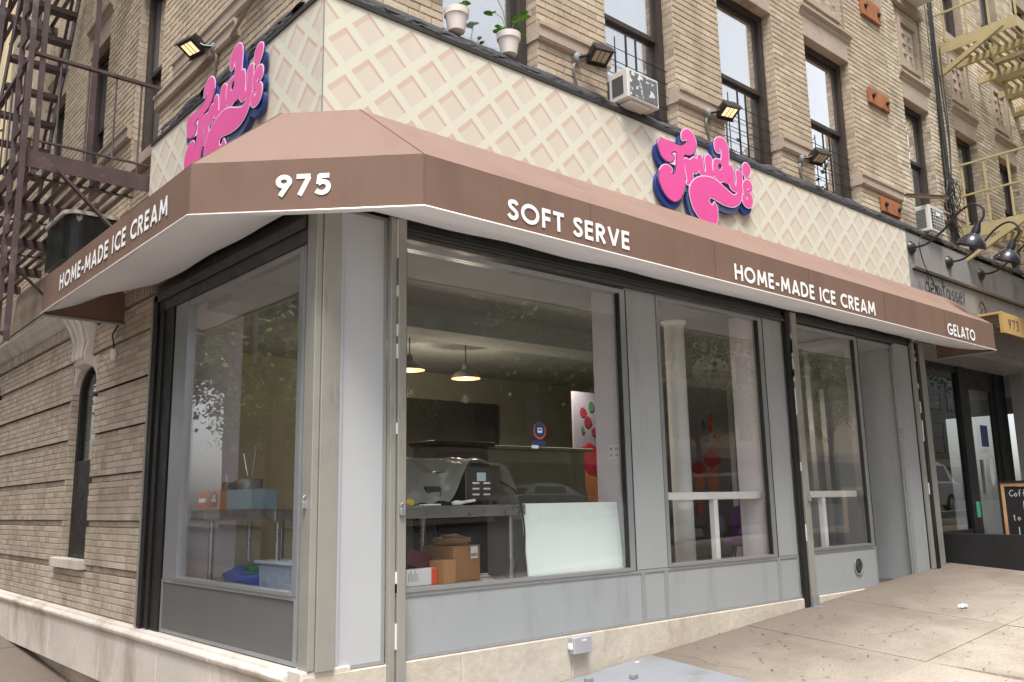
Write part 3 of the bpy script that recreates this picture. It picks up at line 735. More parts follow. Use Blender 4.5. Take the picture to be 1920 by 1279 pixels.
for s_, o_, u_, n_, w_ in (('SOFT SERVE', (.915, -P, 3.346), XA, -YA, 1.15), ('HOME-MADE ICE CREAM', (3.325, -P, 3.334), XA, -YA, 2.345), ('GELATO', (7.31, -P, 3.336), XA, -YA, .745), ('HOME-MADE ICE CREAM', (-P, 3.06, 3.385), -YA, -XA, 2.44)):
    text_mesh(s_, o_, u_, n_, w_, .132, d=.0045).build('letter', M_letter, awn)
for pa, pb in (((CC, -P-.002, ZB), (CC, -P-.002, ZT)), ((-P-.002, CC, ZB), (-P-.002, CC, ZT)), ((CC, -P, ZT+.001), (.15, -Q, ZQ+.001)), ((-P, CC, ZT+.001), (-Q, .15, ZQ+.001))): MB().tube([pa, pb], .003, 5).build('seam', M_valance, awn)
for k in range(1, 6):
    xq = CC+k*1.4; MB().box(xq-.006, xq+.006, -P-.0042, -P-.0032, ZB+.01, ZT-.005).build('seam', M_valance, awn, fix=False)
u975 = V(1, -1, 0).normalized(); o975 = V(CC, -P, 0) - u975*.872
text_mesh('975', (o975.x, o975.y, 3.384), u975, n975, .328, .128, weight=.215, gap=.14, d=.0045).build('letter', M_letter, awn)

# ================================================================ waffle fascia sign
def waffle_mat(name, da, db):
    m, ns, ls, p = newmat(name)
    uv = ns.new('ShaderNodeUVMap'); sp = ns.new('ShaderNodeSeparateXYZ'); ls.new(uv.outputs[0], sp.inputs[0])
    x = math_(ns, ls, 'DIVIDE', sp.outputs[0], .348); z = math_(ns, ls, 'DIVIDE', sp.outputs[1], .333)
    s = math_(ns, ls, 'FRACT', math_(ns, ls, 'ADD', math_(ns, ls, 'ADD', x, z), da))
    t = math_(ns, ls, 'FRACT', math_(ns, ls, 'ADD', math_(ns, ls, 'SUBTRACT', x, z), db))
    line, pit, pinkc, pink2 = srgb(220, 217, 199), srgb(214, 204, 187), srgb(210, 187, 171), srgb(205, 178, 163)
    pitn = mixc(ns, ls, pit, srgb(216, 206, 190), s)                # the print fades lighter up to the right
    c = mixc(ns, ls, pitn, pinkc, math_(ns, ls, 'LESS_THAN', t, .41))
    c = mixc(ns, ls, c, pink2, math_(ns, ls, 'GREATER_THAN', s, .91))
    inside = math_(ns, ls, 'MULTIPLY', math_(ns, ls, 'GREATER_THAN', s, .26), math_(ns, ls, 'GREATER_THAN', t, .26))
    c = mixc(ns, ls, line, c, inside)
    n = noise_(ns, ls, 5.0, 5, .6, stretch=(1, 1, .12)); c = mixc(ns, ls, c, ramp(ns, ls, n, [(.3, .955), (.62, 1.0)]), 1.0, 'MULTIPLY')
    ls.new(c, p.inputs['Base Color']); p.inputs['Roughness'].default_value = .45; p.inputs['Specular IOR Level'].default_value = .35
    return m
M_waffR = waffle_mat('printed waffle, avenue', -.513, -.122)
M_waffL = waffle_mat('printed waffle, side street', .623, -.137)
sgn = empty('fascia_sign', (0, 0, 3.9), 'cream fascia sign printed with a waffle cone pattern around the corner', 'sign')
ZS0, ZS1 = 3.60, 4.865
xs = [0.0, 2.44, 4.88, 7.32, 8.13]
for a, b in zip(xs, xs[1:]):
    g = .0012
    B('sign_panel', a+(g if a else 0), b-g, 0.0, .05, ZS0, ZS1, M_waffR, sgn, uv=lambda c: (c.x, c.z))
ysl = [0.0, 1.6, 3.175]
for a, b in zip(ysl, ysl[1:]):
    B('sign_panel', .0, .05, a+(.0515 if a == 0 else .0012), b-.0012, ZS0, ZS1, M_waffL, sgn, uv=lambda c: (-c.y, c.z))
B('corner_seam', -.0022, .0, -.0022, .012, ZS0, ZS1, M_greytrim, sgn)
# black flashing and ragged tar on top of the sign
fl = MB(); fl.box(-.01, 8.13, -.012, .06, ZS1+.001, ZS1+.035); fl.box(-.012, .06, .061, 3.175, ZS1+.001, ZS1+.035); fl.build('metal_edge', M_blackedge, sgn, fix=False)
def tar(a, b, seed, axis):
    L = b-a; n = int(L/.035)
    prof = [(-.008, .036), (.0, .085), (.03, .13), (.075, .165), (.12, .17)]
    if axis == 'y': prof = [(x_, z_*1.35) for x_, z_ in prof]
    def fn(s, t):
        k = t*(len(prof)-1); i = min(int(k), len(prof)-2); f = k-i; d = prof[i][0]*(1-f)+prof[i+1][0]*f; z = prof[i][1]*(1-f)+prof[i+1][1]*f
        q = a+L*s; nz = noise.fractal(Vector((q*7, t*3, seed)), 1.0, 2.0, 4)
        d += nz*.022*(t > .05); z = z*.9*(1+.30*noise.noise(Vector((q*3.1, 0, seed+9))))+nz*.03
        z = max(z, .036); return (q, d, ZS1+z) if axis == 'x' else (d, q, ZS1+z)
    return MB().sheet(fn, n, 9)
tar(.02, 8.13, 3.0, 'x').build('tar_flashing', M_tar, sgn, fix=False)
for k, (a, b) in enumerate(((.45, 1.35), (1.40, 1.95), (2.05, 2.95))): tar(a, b, 8.0+k, 'y').build('tar_flashing', M_tar, sgn, fix=False)
tar(8.13, 14, 5.0, 'x').build('tar_flashing', M_tar, nb, fix=False)

# ================================================================ pink script signs
TRUDY = {
    'T': [(-0.73, 0.224),(-0.711, 0.243),(-0.676, 0.254),(-0.618, 0.255),(-0.548, 0.25),(-0.477, 0.247),(-0.423, 0.25),(-0.379, 0.272),(-0.339, 0.302),(-0.323, 0.327),(-0.33, 0.341),(-0.361, 0.333),(-0.393, 0.316),(-0.403, 0.333),(-0.4, 0.37),(-0.379, 0.404),(-0.34, 0.431),(-0.296, 0.44),(-0.248, 0.429),(-0.214, 0.398),(-0.193, 0.354),(-0.198, 0.296),(-0.221, 0.249),(-0.262, 0.214),(-0.313, 0.191),(-0.362, 0.184),(-0.385, 0.174),(-0.388, 0.133),(-0.387, 0.07),(-0.384, 0.008),(-0.387, -0.056),(-0.395, -0.113),(-0.419, -0.182),(-0.453, -0.236),(-0.498, -0.278),(-0.547, -0.302),(-0.594, -0.303),(-0.65, -0.285),(-0.698, -0.246),(-0.734, -0.201),(-0.755, -0.145),(-0.748, -0.082),(-0.721, -0.033),(-0.685, -0.003),(-0.643, 0.012),(-0.603, 0.012),(-0.574, -0.0),(-0.57, -0.016),(-0.583, -0.038),(-0.573, -0.052),(-0.55, -0.053),(-0.527, -0.031),(-0.51, 0.004),(-0.499, 0.058),(-0.49, 0.123),(-0.489, 0.171),(-0.507, 0.178),(-0.537, 0.17),(-0.565, 0.151),(-0.572, 0.132),(-0.552, 0.127),(-0.529, 0.125),(-0.527, 0.106),(-0.551, 0.076),(-0.593, 0.057),(-0.645, 0.056),(-0.695, 0.078),(-0.727, 0.116),(-0.74, 0.159),(-0.74, 0.198)],
    'r': [(-0.386, 0.118),(-0.372, 0.138),(-0.347, 0.148),(-0.317, 0.145),(-0.292, 0.146),(-0.259, 0.175),(-0.227, 0.187),(-0.191, 0.176),(-0.174, 0.152),(-0.171, 0.116),(-0.182, 0.073),(-0.209, 0.046),(-0.235, 0.036),(-0.259, 0.042),(-0.275, 0.046),(-0.273, 0.019),(-0.271, -0.021),(-0.274, -0.053),(-0.301, -0.079),(-0.339, -0.094),(-0.369, -0.093),(-0.361, -0.074),(-0.353, -0.056),(-0.361, -0.003),(-0.369, 0.043),(-0.377, 0.081)],
    'u': [(-0.181, 0.215),(-0.154, 0.233),(-0.129, 0.229),(-0.11, 0.205),(-0.103, 0.174),(-0.1, 0.142),(-0.097, 0.107),(-0.086, 0.085),(-0.066, 0.094),(-0.06, 0.12),(-0.063, 0.168),(-0.068, 0.208),(-0.058, 0.239),(-0.031, 0.262),(0.002, 0.267),(0.027, 0.257),(0.041, 0.236),(0.033, 0.192),(0.033, 0.151),(0.045, 0.121),(0.063, 0.101),(0.047, 0.072),(0.013, 0.056),(-0.019, 0.061),(-0.051, 0.053),(-0.103, 0.048),(-0.14, 0.051),(-0.163, 0.07),(-0.167, 0.109),(-0.171, 0.157),(-0.183, 0.186)],
    'd': [(0.099, 0.417),(0.112, 0.454),(0.148, 0.481),(0.196, 0.498),(0.243, 0.498),(0.281, 0.479),(0.305, 0.447),(0.316, 0.399),(0.312, 0.33),(0.306, 0.27),(0.299, 0.209),(0.296, 0.141),(0.3, 0.092),(0.283, 0.058),(0.248, 0.048),(0.216, 0.055),(0.197, 0.071),(0.176, 0.054),(0.136, 0.048),(0.092, 0.067),(0.063, 0.101),(0.055, 0.148),(0.061, 0.207),(0.077, 0.241),(0.112, 0.258),(0.152, 0.264),(0.185, 0.264),(0.198, 0.301),(0.203, 0.353),(0.202, 0.386),(0.185, 0.394),(0.161, 0.379),(0.162, 0.358),(0.168, 0.345),(0.139, 0.336),(0.114, 0.346),(0.097, 0.375)],
    'y': [(0.28, 0.221),(0.303, 0.244),(0.337, 0.248),(0.363, 0.233),(0.376, 0.194),(0.38, 0.145),(0.381, 0.094),(0.385, 0.062),(0.4, 0.057),(0.415, 0.085),(0.422, 0.146),(0.42, 0.197),(0.43, 0.22),(0.466, 0.233),(0.5, 0.225),(0.517, 0.195),(0.513, 0.126),(0.505, 0.056),(0.493, -0.015),(0.465, -0.071),(0.419, -0.119),(0.347, -0.156),(0.264, -0.17),(0.172, -0.169),(0.069, -0.155),(0.018, -0.146),(-0.014, -0.145),(-0.041, -0.159),(-0.05, -0.186),(-0.04, -0.212),(-0.009, -0.225),(0.018, -0.211),(0.033, -0.188),(0.051, -0.2),(0.071, -0.232),(0.074, -0.288),(0.064, -0.346),(0.038, -0.388),(-0.01, -0.419),(-0.061, -0.428),(-0.123, -0.417),(-0.194, -0.384),(-0.264, -0.336),(-0.307, -0.274),(-0.33, -0.201),(-0.331, -0.146),(-0.308, -0.093),(-0.261, -0.042),(-0.195, 0.002),(-0.117, 0.029),(-0.04, 0.043),(0.038, 0.046),(0.114, 0.031),(0.19, 0.004),(0.267, -0.024),(0.332, -0.043),(0.373, -0.042),(0.409, -0.021),(0.417, 0.006),(0.378, 0.006),(0.331, 0.011),(0.301, 0.042),(0.286, 0.088),(0.272, 0.144),(0.265, 0.184)],
    'apostrophe': [(0.534, 0.285),(0.56, 0.321),(0.59, 0.339),(0.632, 0.335),(0.662, 0.308),(0.659, 0.264),(0.633, 0.223),(0.594, 0.192),(0.564, 0.179),(0.581, 0.2),(0.554, 0.208),(0.536, 0.233)],
    's': [(0.674, 0.086),(0.657, 0.065),(0.62, 0.055),(0.607, 0.062),(0.623, 0.083),(0.618, 0.095),(0.595, 0.085),(0.579, 0.064),(0.605, 0.045),(0.651, 0.021),(0.668, -0.018),(0.66, -0.062),(0.63, -0.099),(0.586, -0.115),(0.537, -0.11),(0.503, -0.08),(0.497, -0.039),(0.512, -0.006),(0.542, 0.012),(0.555, 0.001),(0.549, -0.023),(0.555, -0.043),(0.573, -0.043),(0.59, -0.022),(0.578, -0.004),(0.546, 0.023),(0.521, 0.051),(0.519, 0.093),(0.538, 0.131),(0.576, 0.159),(0.626, 0.165),(0.66, 0.148),(0.673, 0.116)],
    'hole': [(0.191, 0.207),(0.185, 0.19),(0.173, 0.175),(0.157, 0.167),(0.143, 0.168),(0.133, 0.177),(0.131, 0.192),(0.137, 0.209),(0.149, 0.224),(0.164, 0.232),(0.179, 0.231),(0.188, 0.222)],
}
def offset(pts, d):
    m = len(pts); out = []
    ar = sum(pts[i][0]*pts[(i+1) % m][1]-pts[(i+1) % m][0]*pts[i][1] for i in range(m)); sg = 1 if ar > 0 else -1
    for i in range(m):
        a, b, c = Vector(pts[i-1]), Vector(pts[i]), Vector(pts[(i+1) % m])
        n1 = (b-a); n2 = (c-b)
        n1 = Vector((n1.y, -n1.x)).normalized() if n1.length else Vector((0, 0)); n2 = Vector((n2.y, -n2.x)).normalized() if n2.length else n1
        nn = n1+n2
        nn = nn.normalized() if nn.length > 1e-4 else n1
        out.append((b.x+nn.x*d*sg, b.y+nn.y*d*sg))
    return out
def script_sign(label, o, u, n):
    t = empty('script_sign', o, label, 'sign', 'pink script shop signs')
    for k, key in enumerate(('T', 'r', 'u', 'd', 'y', 'apostrophe', 's')):
        pts = cat(TRUDY[key], 3, True); e = k*.0011
        hole = [cat(TRUDY['hole'], 2, True)] if key == 'd' else []
        hh = lambda d: [offset(hp, -d) for hp in hole]
        bp = [(x-.018, z-.060) for x, z in offset(pts, .016)]
        MB().poly(bp, [], o, u, ZA, n, .012+e, .042+e).build('backing', M_navy, t)
        MB().poly(offset(bp, -.002), [], o, u, ZA, n, .042+e+.0002, .044+e).build('backing_face', M_slate, t)
        MB().poly(offset(pts, .013), hh(.0), o, u, ZA, n, .046+e, .056+e).build('letter_body', M_navy, t)
        MB().poly(offset(pts, .013), hh(.0), o, u, ZA, n, .0562+e, .058+e).build('letter_outline', M_pinkedge, t)
        MB().poly(offset(pts, .003), hh(-.006), o, u, ZA, n, .0582+e, .060+e).build('letter_face', M_pink, t)
    st = MB()
    for x, z in ((-.55, -.1), (-.2, .05), (.1, -.2), (.45, .02)):
        st.tube([Vector(o)+u*x+ZA*z, Vector(o)+u*x+ZA*z+n*.055], .012, 6)
    st.build('standoff', M_galv, t)
    return t
script_sign("pink Trudy's script sign over the long avenue side", V(4.0, 0, 4.5), XA, -YA)
script_sign("pink Trudy's script sign over the short side-street side", V(0, 1.42, 4.50), -YA, -XA)

# ================================================================ storefront
sf = empty('storefront', (3, 0, .68), 'grey painted shop front with tall plate glass windows below the awning', 'storefront')
ZP, Z0, ZG = .676, 1.07, 3.30            # panel bottom, sill, glass head
def panel(x0, x1, z0, z1, y=0.0, name='bulkhead_panel'):
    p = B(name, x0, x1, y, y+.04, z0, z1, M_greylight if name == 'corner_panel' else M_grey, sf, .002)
    f = MB(); t = .022
    f.box(x0, x1, y-.008, y-.0005, z0, z0+t); f.box(x0, x1, y-.008, y-.0005, z1-t, z1); f.box(x0, x0+t, y-.008, y-.0005, z0+t, z1-t); f.box(x1-t, x1, y-.008, y-.0005, z0+t, z1-t)
    f.build('panel_trim', M_greytrim, p, fix=False); return p
def shop_window(x0, x1, z0, z1, y=.0, t=.035):
    f = MB(); f.box(x0, x0+t, y-.012, y+.06, z0, z1); f.box(x1-t*1.7, x1, y-.012, y+.06, z0, z1); f.box(x0+t, x1-t*1.7, y-.012, y+.06, z1-t, z1); f.box(x0+t, x1-t*1.7, y-.016, y+.06, z0, z0+t*.7)
    fo = f.build('window_frame', M_mullion, sf, fix=False)
    B('gasket', x1-t*1.7-.014, x1-t*1.7-.0005, y-.004, y+.03, z0+t*.7+.001, z1-t-.001, M_black, fo); B('gasket', x1+.0005, x1+.010, y-.0145, y-.0035, z0, z1, M_black, fo); B('gasket', x0+t+.0005, x0+t+.010, y-.002, y+.03, z0+t*.7+.001, z1-t-.001, M_black, fo)
    B('pane', x0+t, x1-t*1.7, y+.016, y+.024, z0+t*.7, z1-t, M_glass, fo); return fo
panel(.145, .484, ZP, 3.44, -.004, 'corner_panel'); B('trim_strip', .135, .165, -.022, -.0125, ZP-.01, 3.44, M_lilac, sf, .002)
panel(.60, 2.86, ZP, Z0); shop_window(.60, 2.775, Z0+.002, ZG)
panel(2.862, 3.14, ZP, Z0); B('pillar', 2.777, 3.170, -.003, .33, Z0+.002, 3.36, M_grey, sf, .003)
panel(3.142, 4.76, ZP, Z0); shop_window(3.172, 4.75, Z0+.002, ZG+.02)
panel(4.762, 5.10, ZP, Z0); B('pillar', 4.752, 5.10, -.003, .33, Z0+.002, 3.36, M_grey, sf, .003)
panel(5.29, 6.62, ZP-.01, Z0+.02); shop_window(5.29, 6.60, Z0+.022, ZG+.03)
B('header', .60, 7.86, -.002, .12, 3.335, 3.46, M_darkmetal, sf)
# recessed doorway
B('recess_wall', 7.50, 7.56, .02, .95, .64, 3.36, M_grey, sf); B('recess_post', 7.44, 7.84, -.012, .018, .60, 3.36, M_grey, sf, .003)
B('recess_trim', 7.435, 7.50, -.024, -.0125, .60, 3.36, M_greytrim, sf, .003)
B('recess_ceiling', 6.60, 7.50, .02, .95, 3.30, 3.36, M_grey, sf); B('threshold', 6.62, 7.5, -.03, .95, .55, .668, M_walk, sf)
B('recess_step_edge', 6.62, 7.5, -.045, -.031, .55, .655, M_darkmetal, sf)
gr = MB(); gr.box(6.56, 6.60, .07, .12, .68, 3.3); gr.box(6.56, 6.60, .56, .62, .68, 3.3); gr.box(6.56, 6.60, .12, .56, 3.22, 3.3); gr.box(6.56, 6.60, .12, .56, .68, 1.1)
gro = gr.build('side_light', M_mullion, sf, fix=False); B('pane', 6.575, 6.583, .12, .56, 1.1, 3.22, M_glass, gro)
dr = MB(); dr.box(6.62, 6.70, .88, .94, .67, 3.0); dr.box(7.41, 7.49, .88, .94, .67, 3.0); dr.box(6.70, 7.41, .88, .94, 2.9, 3.0); dr.box(6.70, 7.41, .88, .94, .67, .92)
dro = dr.build('door', M_mullion, sf, fix=False); B('pane', 6.70, 7.41, .905, .913, .92, 2.9, M_glass, dro); B('handle', 6.74, 6.76, .82, .84, 1.55, 1.95, M_mullion, dro)
MB().lathe((6.22, -.002, .90), [(.0, .006), (.035, .008), (.036, .014), (.05, .014), (.052, .006), (.068, .006), (.075, .0)], 24, -YA).build('round_vent', M_darkmetal, sf, smooth=True)
MB().lathe((6.22, -.001, .90), [(.08, .0), (.088, .004), (.088, .012), (.076, .012), (.074, .0)], 24, -YA).build('vent_ring', M_greytrim, sf, smooth=True)
# side-street window
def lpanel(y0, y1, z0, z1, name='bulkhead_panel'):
    p = B(name, .0, .04, y0, y1, z0, z1, M_greyshade, sf, .002); f = MB(); t = .022
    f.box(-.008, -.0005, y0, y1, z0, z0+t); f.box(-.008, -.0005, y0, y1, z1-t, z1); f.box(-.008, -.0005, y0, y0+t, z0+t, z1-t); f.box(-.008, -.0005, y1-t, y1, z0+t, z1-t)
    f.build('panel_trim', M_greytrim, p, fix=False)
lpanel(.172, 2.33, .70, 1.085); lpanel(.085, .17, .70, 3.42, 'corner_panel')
f = MB(); t = .035
f.box(-.012, .06, .172, .172+t*1.4, 1.087, 3.21); f.box(-.016, .06, 2.03, 2.10, 1.087, 3.21); f.box(-.012, .06, 2.10, 2.30, 1.087, 3.21); f.box(-.012, .06, .172+t*1.4, 2.03, 3.17, 3.21); f.box(-.016, .06, .172+t*1.4, 2.03, 1.087, 1.11)
fo = f.build('window_frame', M_mullion, sf, fix=False); B('pane', .016, .024, .172+t*1.4, 2.03, 1.11, 3.17, M_glass, fo)
hd = MB(); hd.box(-.03, .10, .10, 2.75, 3.215, 3.30); hd.box(-.05, .10, .10, 2.75, 3.303, 3.37); hd.box(-.02, .10, .10, 2.75, 3.373, 3.46); hd.build('header', M_darkmetal, sf, fix=False, bevel=.004)
# ---- rolling shutters
sh = empty('rolling_shutter', (.6, -.05, .3), 'rolled up steel shutter box and guide posts over the avenue windows', 'shutter')
hb = MB()
for k in range(5): hb.box(.605, 5.10, -.052+.014*k, .0, 3.318+.031*k, 3.318+.031*k+.025)
hb.build('slat_stack', M_darkmetal, sh, fix=False, bevel=.003)
hb = MB()
for k in range(4): hb.box(5.30, 7.44, -.05+.014*k, .0, 3.345+.031*k, 3.345+.031*k+.025)
hb.build('slat_stack', M_darkmetal, sh, fix=False, bevel=.003)
def post(par, x0, x1, z0, z1, m0, m1, foot=False):
    mid = x0+(x1-x0)*.42
    B('guide_rail', x0, mid-.003, -.058, -.014, z0, z1, m0, par, .003)
    B('guide_rail', mid+.003, x1, -.075, -.014, z0, z1, m1, par, .003)
    rnd = random.Random(int(x0*100))
    for k in range(9):
        z = z0+.2+rnd.random()*(z1-z0-.3); B('weld_filler', mid-.0028, mid+.0028, -.066, -.03, z, z+rnd.uniform(.05, .2), M_white, par)
    if foot: MB().box(x0+.06, x1+.05, -.13, -.02, z0-.012, z0).box(x0+.07, x1+.012, -.08, -.0755, z0, z0+.1).build('foot_plate', M_mullion, par)
post(sh, .486, .594, gnd(.54, -.05)-.01, 3.45, M_steelpost, M_steelpost)
post(sh, 5.105, 5.275, gnd(5.2, -.05), 3.42, M_black, M_steelpost, True)
post(sh, 7.86, 7.98, gnd(7.9, -.05), 3.40, M_steelpost, M_black)
sh2 = empty('rolling_shutter', (-.03, 2.5, .7), 'steel shutter guides framing the side-street window and the corner', 'shutter')
cp = MB(); cp.box(-.035, .008, -.035, .082, .70, 3.44); cp.build('corner_post', M_steelpost, sh2, fix=False, bevel=.003)
B('corner_post', .011, .132, -.045, -.0135, .69, 3.44, M_steelpost, sh2, .003)
B('guide_rail', -.020, .0, 2.335, 2.52, .70, 3.36, M_black, sh2, .004); B('guide_rail', -.035, .0, 2.523, 2.60, .70, 3.36, M_cafedark, sh2, .004); B('guide_rail', -.05, .0, 2.64, 2.72, .70, 3.36, M_black, sh2, .003)
B('guide_edge', -.06, .0, 2.722, 2.745, .70, 3.36, M_steelpost, sh2, .002)
for (x, y, z, par, lab) in ((.56, -.085, 1.57, 0, 'small padlock on the steel post beside the big avenue window'), (5.24, -.09, 1.60, 0, 'padlock hanging on the dark shutter post between the second and third windows'), (-.04, .03, 1.62, 1, 'pale latch plate on the corner post')):
    t = empty('padlock', (x, y, z), lab, 'padlock')
    MB().box(x-.018, x+.018, y-.012, y+.012, z-.03, z+.012).build('body', M_mullion, t, bevel=.003)
    MB().tube([(x-.012, y, z+.01), (x-.012, y, z+.035), (x, y, z+.047), (x+.012, y, z+.035), (x+.012, y, z+.01)], .004, 6).build('shackle', M_galv, t)

# ================================================================ shop interior
M_iwall = mat('lilac white wall', srgb(232, 224, 230), .8, var=.03)
M_iback = mat('grey green back wall', srgb(140, 141, 122), .85, var=.08)
M_iceil = mat('grey ceiling', srgb(150, 152, 150), .85, var=.04)
M_ifloor = mat('dark tile floor', srgb(92, 86, 80), .4, var=.1)
M_idark = mat('dark grey green fitting', srgb(56, 56, 50), .6, var=.15)
def S(name, *a): return B(name, *a, kind='structure')
S('shop_floor', .13, 7.5, .26, 5.2, .60, .676, M_ifloor); S('shop_ceiling', .13, 7.62, .13, 5.2, 3.38, 3.44, M_iceil)
S('shop_back_wall', .13, 7.62, 5.0, 5.2, .6, 3.44, M_iback); S('shop_side_wall', 7.57, 7.68, .35, 5.0, .6, 3.44, M_iceil)
S('shop_left_wall', .30, .38, 2.46, 5.0, .6, 3.44, M_iwall); S('window_return_wall', .05, .56, 2.31, 2.45, .68, 3.38, M_iwall)
S('pier_lining', 2.772, 3.18, .025, .36, 1.0, 3.37, M_iwall); S('pier_lining', 4.745, 5.28, .025, .36, 1.0, 3.37, M_iwall)
S('window_stage', .05, 2.76, .045, .9, .95, 1.06, M_iwall); S('window_stage', .05, .9, .905, 2.3, .95, 1.06, M_iwall)
S('ceiling_beam', .2, 7.57, 1.75, 2.2, 3.18, 3.38, M_iceil)
S('wall_recess', 3.9, 5.6, 4.93, 5.0, .68, 3.0, M_idark)
t = empty('steel_column', (4.46, .82, .68), 'round white steel column behind the second avenue window', 'column')
MB().lathe((4.46, .82, .68), [(.0, 0), (.13, 0), (.13, .03), (.10, .05), (.10, .5), (.104, .51), (.104, .53), (.10, .54), (.10, 2.66), (.13, 2.68), (.13, 2.70)], 20).build('shaft', M_white, t, smooth=True)
M_shade = mat('grey enamel pendant shade', srgb(110, 112, 112), .35, var=.05)
M_shadein = mat('warm pendant inside', srgb(200, 140, 85), .6, emit=((1.0, .55, .25), .22))
M_bulb = mat('lit bulb', (1, .9, .7), .4, emit=((1.0, .74, .42), .8))
for x, y, z, lab in ((3.49, 3.0, 3.0, 'grey pendant lamp, the one seen whole in the big avenue window'), (2.73, 3.0, 3.03, 'grey pendant lamp half hidden behind the steel post')):
    t = empty('pendant_lamp', (x, y, z), lab, 'lamp', 'pendant lamps in the shop')
    MB().lathe((x, y, z), [(.165, -.02), (.160, .0), (.12, .045), (.06, .075), (.04, .085), (.035, .13), (.02, .15)], 24).build('shade', M_shade, t, smooth=True, fix=False)
    MB().lathe((x, y, z), [(.160, -.018), (.12, .038), (.05, .07), (.0, .07)], 24).build('shade_inside', M_shadein, t, smooth=True, fix=False)
    MB().lathe((x, y, z-.005), [(0, -.02), (.03, -.01), (.035, .02), (.02, .05), (0, .06)], 12).build('bulb', M_bulb, t, smooth=True)
    MB().tube([(x, y, z+.14), (x, y, 3.38)], .006, 6).build('cord', M_cable, t)
    ld = bpy.data.lights.new('pendant_light', 'POINT'); ld.energy = 9; ld.color = (1.0, .84, .64); ld.shadow_soft_size = .05
    lo = bpy.data.objects.new('pendant_light', ld); col.objects.link(lo); lo.location = (x, y, z-.26); attach(lo, t)
t = empty('downlight', (5.05, 3.0, 3.36), 'small white recessed ceiling light glowing deep inside the shop', 'light')
MB().lathe((5.05, 2.9, 3.375), [(.0, -.004), (.06, -.004), (.06, 0)], 18).build('lens', mat('downlight lens', (1, 1, 1), .4, emit=((1, .96, .9), 4.0)), t)
ld = bpy.data.lights.new('downlight_beam', 'SPOT'); ld.energy = 55; ld.spot_size = R(150); ld.spot_blend = .6; ld.color = (1, .96, .9); ld.shadow_soft_size = .06
lo = bpy.data.objects.new('downlight_beam', ld); col.objects.link(lo); lo.location = (5.05, 2.9, 3.35); attach(lo, t)
MB().lathe((5.05, 2.9, 3.372), [(.06, -.006), (.085, -.004), (.085, .006)], 18).build('ring', M_white, t)
# half-height partition, dark cabinet, murals
t = empty('service_counter', (4.2, 2.9, .68), 'long dark service counter partition across the middle of the shop', 'counter')
B('front', 3.1, 5.3, 2.95, 3.05, .68, 2.2, M_iback, t); B('top', 3.05, 5.35, 2.85, 3.2, 2.203, 2.24, M_iback, t, .004)
t = empty('dark_cabinet', (2.9, 2.6, .68), 'dark cabinet top standing behind the plastic wrapped machine', 'cabinet')
B('carcass', 2.66, 3.35, 2.45, 2.84, .68, 2.18, M_idark, t, .01); B('top', 2.62, 3.40, 2.40, 2.845, 2.183, 2.23, M_black, t, .005); B('door', 2.68, 3.33, 2.43, 2.448, .75, 2.12, M_black, t, .004)
M_poster = mat('grey lilac poster', srgb(132, 123, 129), .6, var=.03)
M_redice = mat('red sundae print', srgb(170, 34, 44), .6, var=.3, vscale=14); M_cone = mat('cone print', srgb(190, 120, 70), .6, var=.15, vscale=12)
M_orangep = mat('orange slice print', srgb(236, 150, 40), .6, var=.15, vscale=12); M_berry = mat('berry print', srgb(126, 28, 42), .6, var=.3, vscale=20); M_greenp = mat('leaf print', srgb(60, 96, 60), .6)
def blob(cx, cz, rx, rz, n=18, wob=.12, seed=0):
    r_ = random.Random(seed); ph = r_.random()*6
    return [(cx+rx*math.cos(a)*(1+wob*math.sin(3*a+ph)), cz+rz*math.sin(a)*(1+wob*math.sin(4*a+ph))) for a in [2*math.pi*i/n for i in range(n)]]
def mural(lab, y, xa, xb, z0, z1, items):
    """free-standing poster panel facing the avenue; items: (kind, x, z, half width, half height)"""
    t = empty('wall_poster', ((xa+xb)/2, y, z0), lab, 'poster', 'ice cream posters in the shop')
    B('sheet', xa, xb, y, y+.03, z0, z1, M_poster, t); B('foot', xa+.1, xb-.1, y+.002, y+.028, .677, z0-.001, M_idark, t)
    o = V(0, y, 0); MM = {'red': M_redice, 'cone': M_cone, 'orange': M_orangep, 'berry': M_berry, 'leaf': M_greenp, 'cherry': mat('cherry print', srgb(196, 60, 40), .6, var=.2, vscale=20)}
    for k, (kind, x, z, w, hh) in enumerate(items):
        d = .0006+k*.0012
        pts = [(x-w, z+hh), (x+w, z+hh), (x+w*.35, z-hh), (x-w*.35, z-hh)] if kind == 'cone' else blob(x, z, w, hh, 20, .12 if kind == 'red' else .05, k)
        MB().poly(pts, [], o, XA, ZA, -YA, d, d+.001).build({'red': 'scoop', 'cone': 'cone', 'orange': 'orange_slice', 'berry': 'berry', 'leaf': 'leaf', 'cherry': 'cherry'}[kind], MM[kind], t)
mural('red sundae poster, seen at the right edge of the big avenue window', 3.12, 5.30, 6.35, .95, 2.98, [('cone', 5.62, 1.75, .20, .36), ('red', 5.60, 2.17, .22, .15), ('red', 5.66, 2.02, .18, .10), ('berry', 5.47, 2.72, .06, .06), ('berry', 5.55, 2.60, .07, .07), ('leaf', 5.62, 2.80, .05, .07), ('berry', 5.66, 2.48, .05, .05), ('leaf', 5.45, 2.50, .03, .04), ('cone', 6.1, 1.75, .18, .34), ('orange', 6.1, 2.12, .18, .12)])
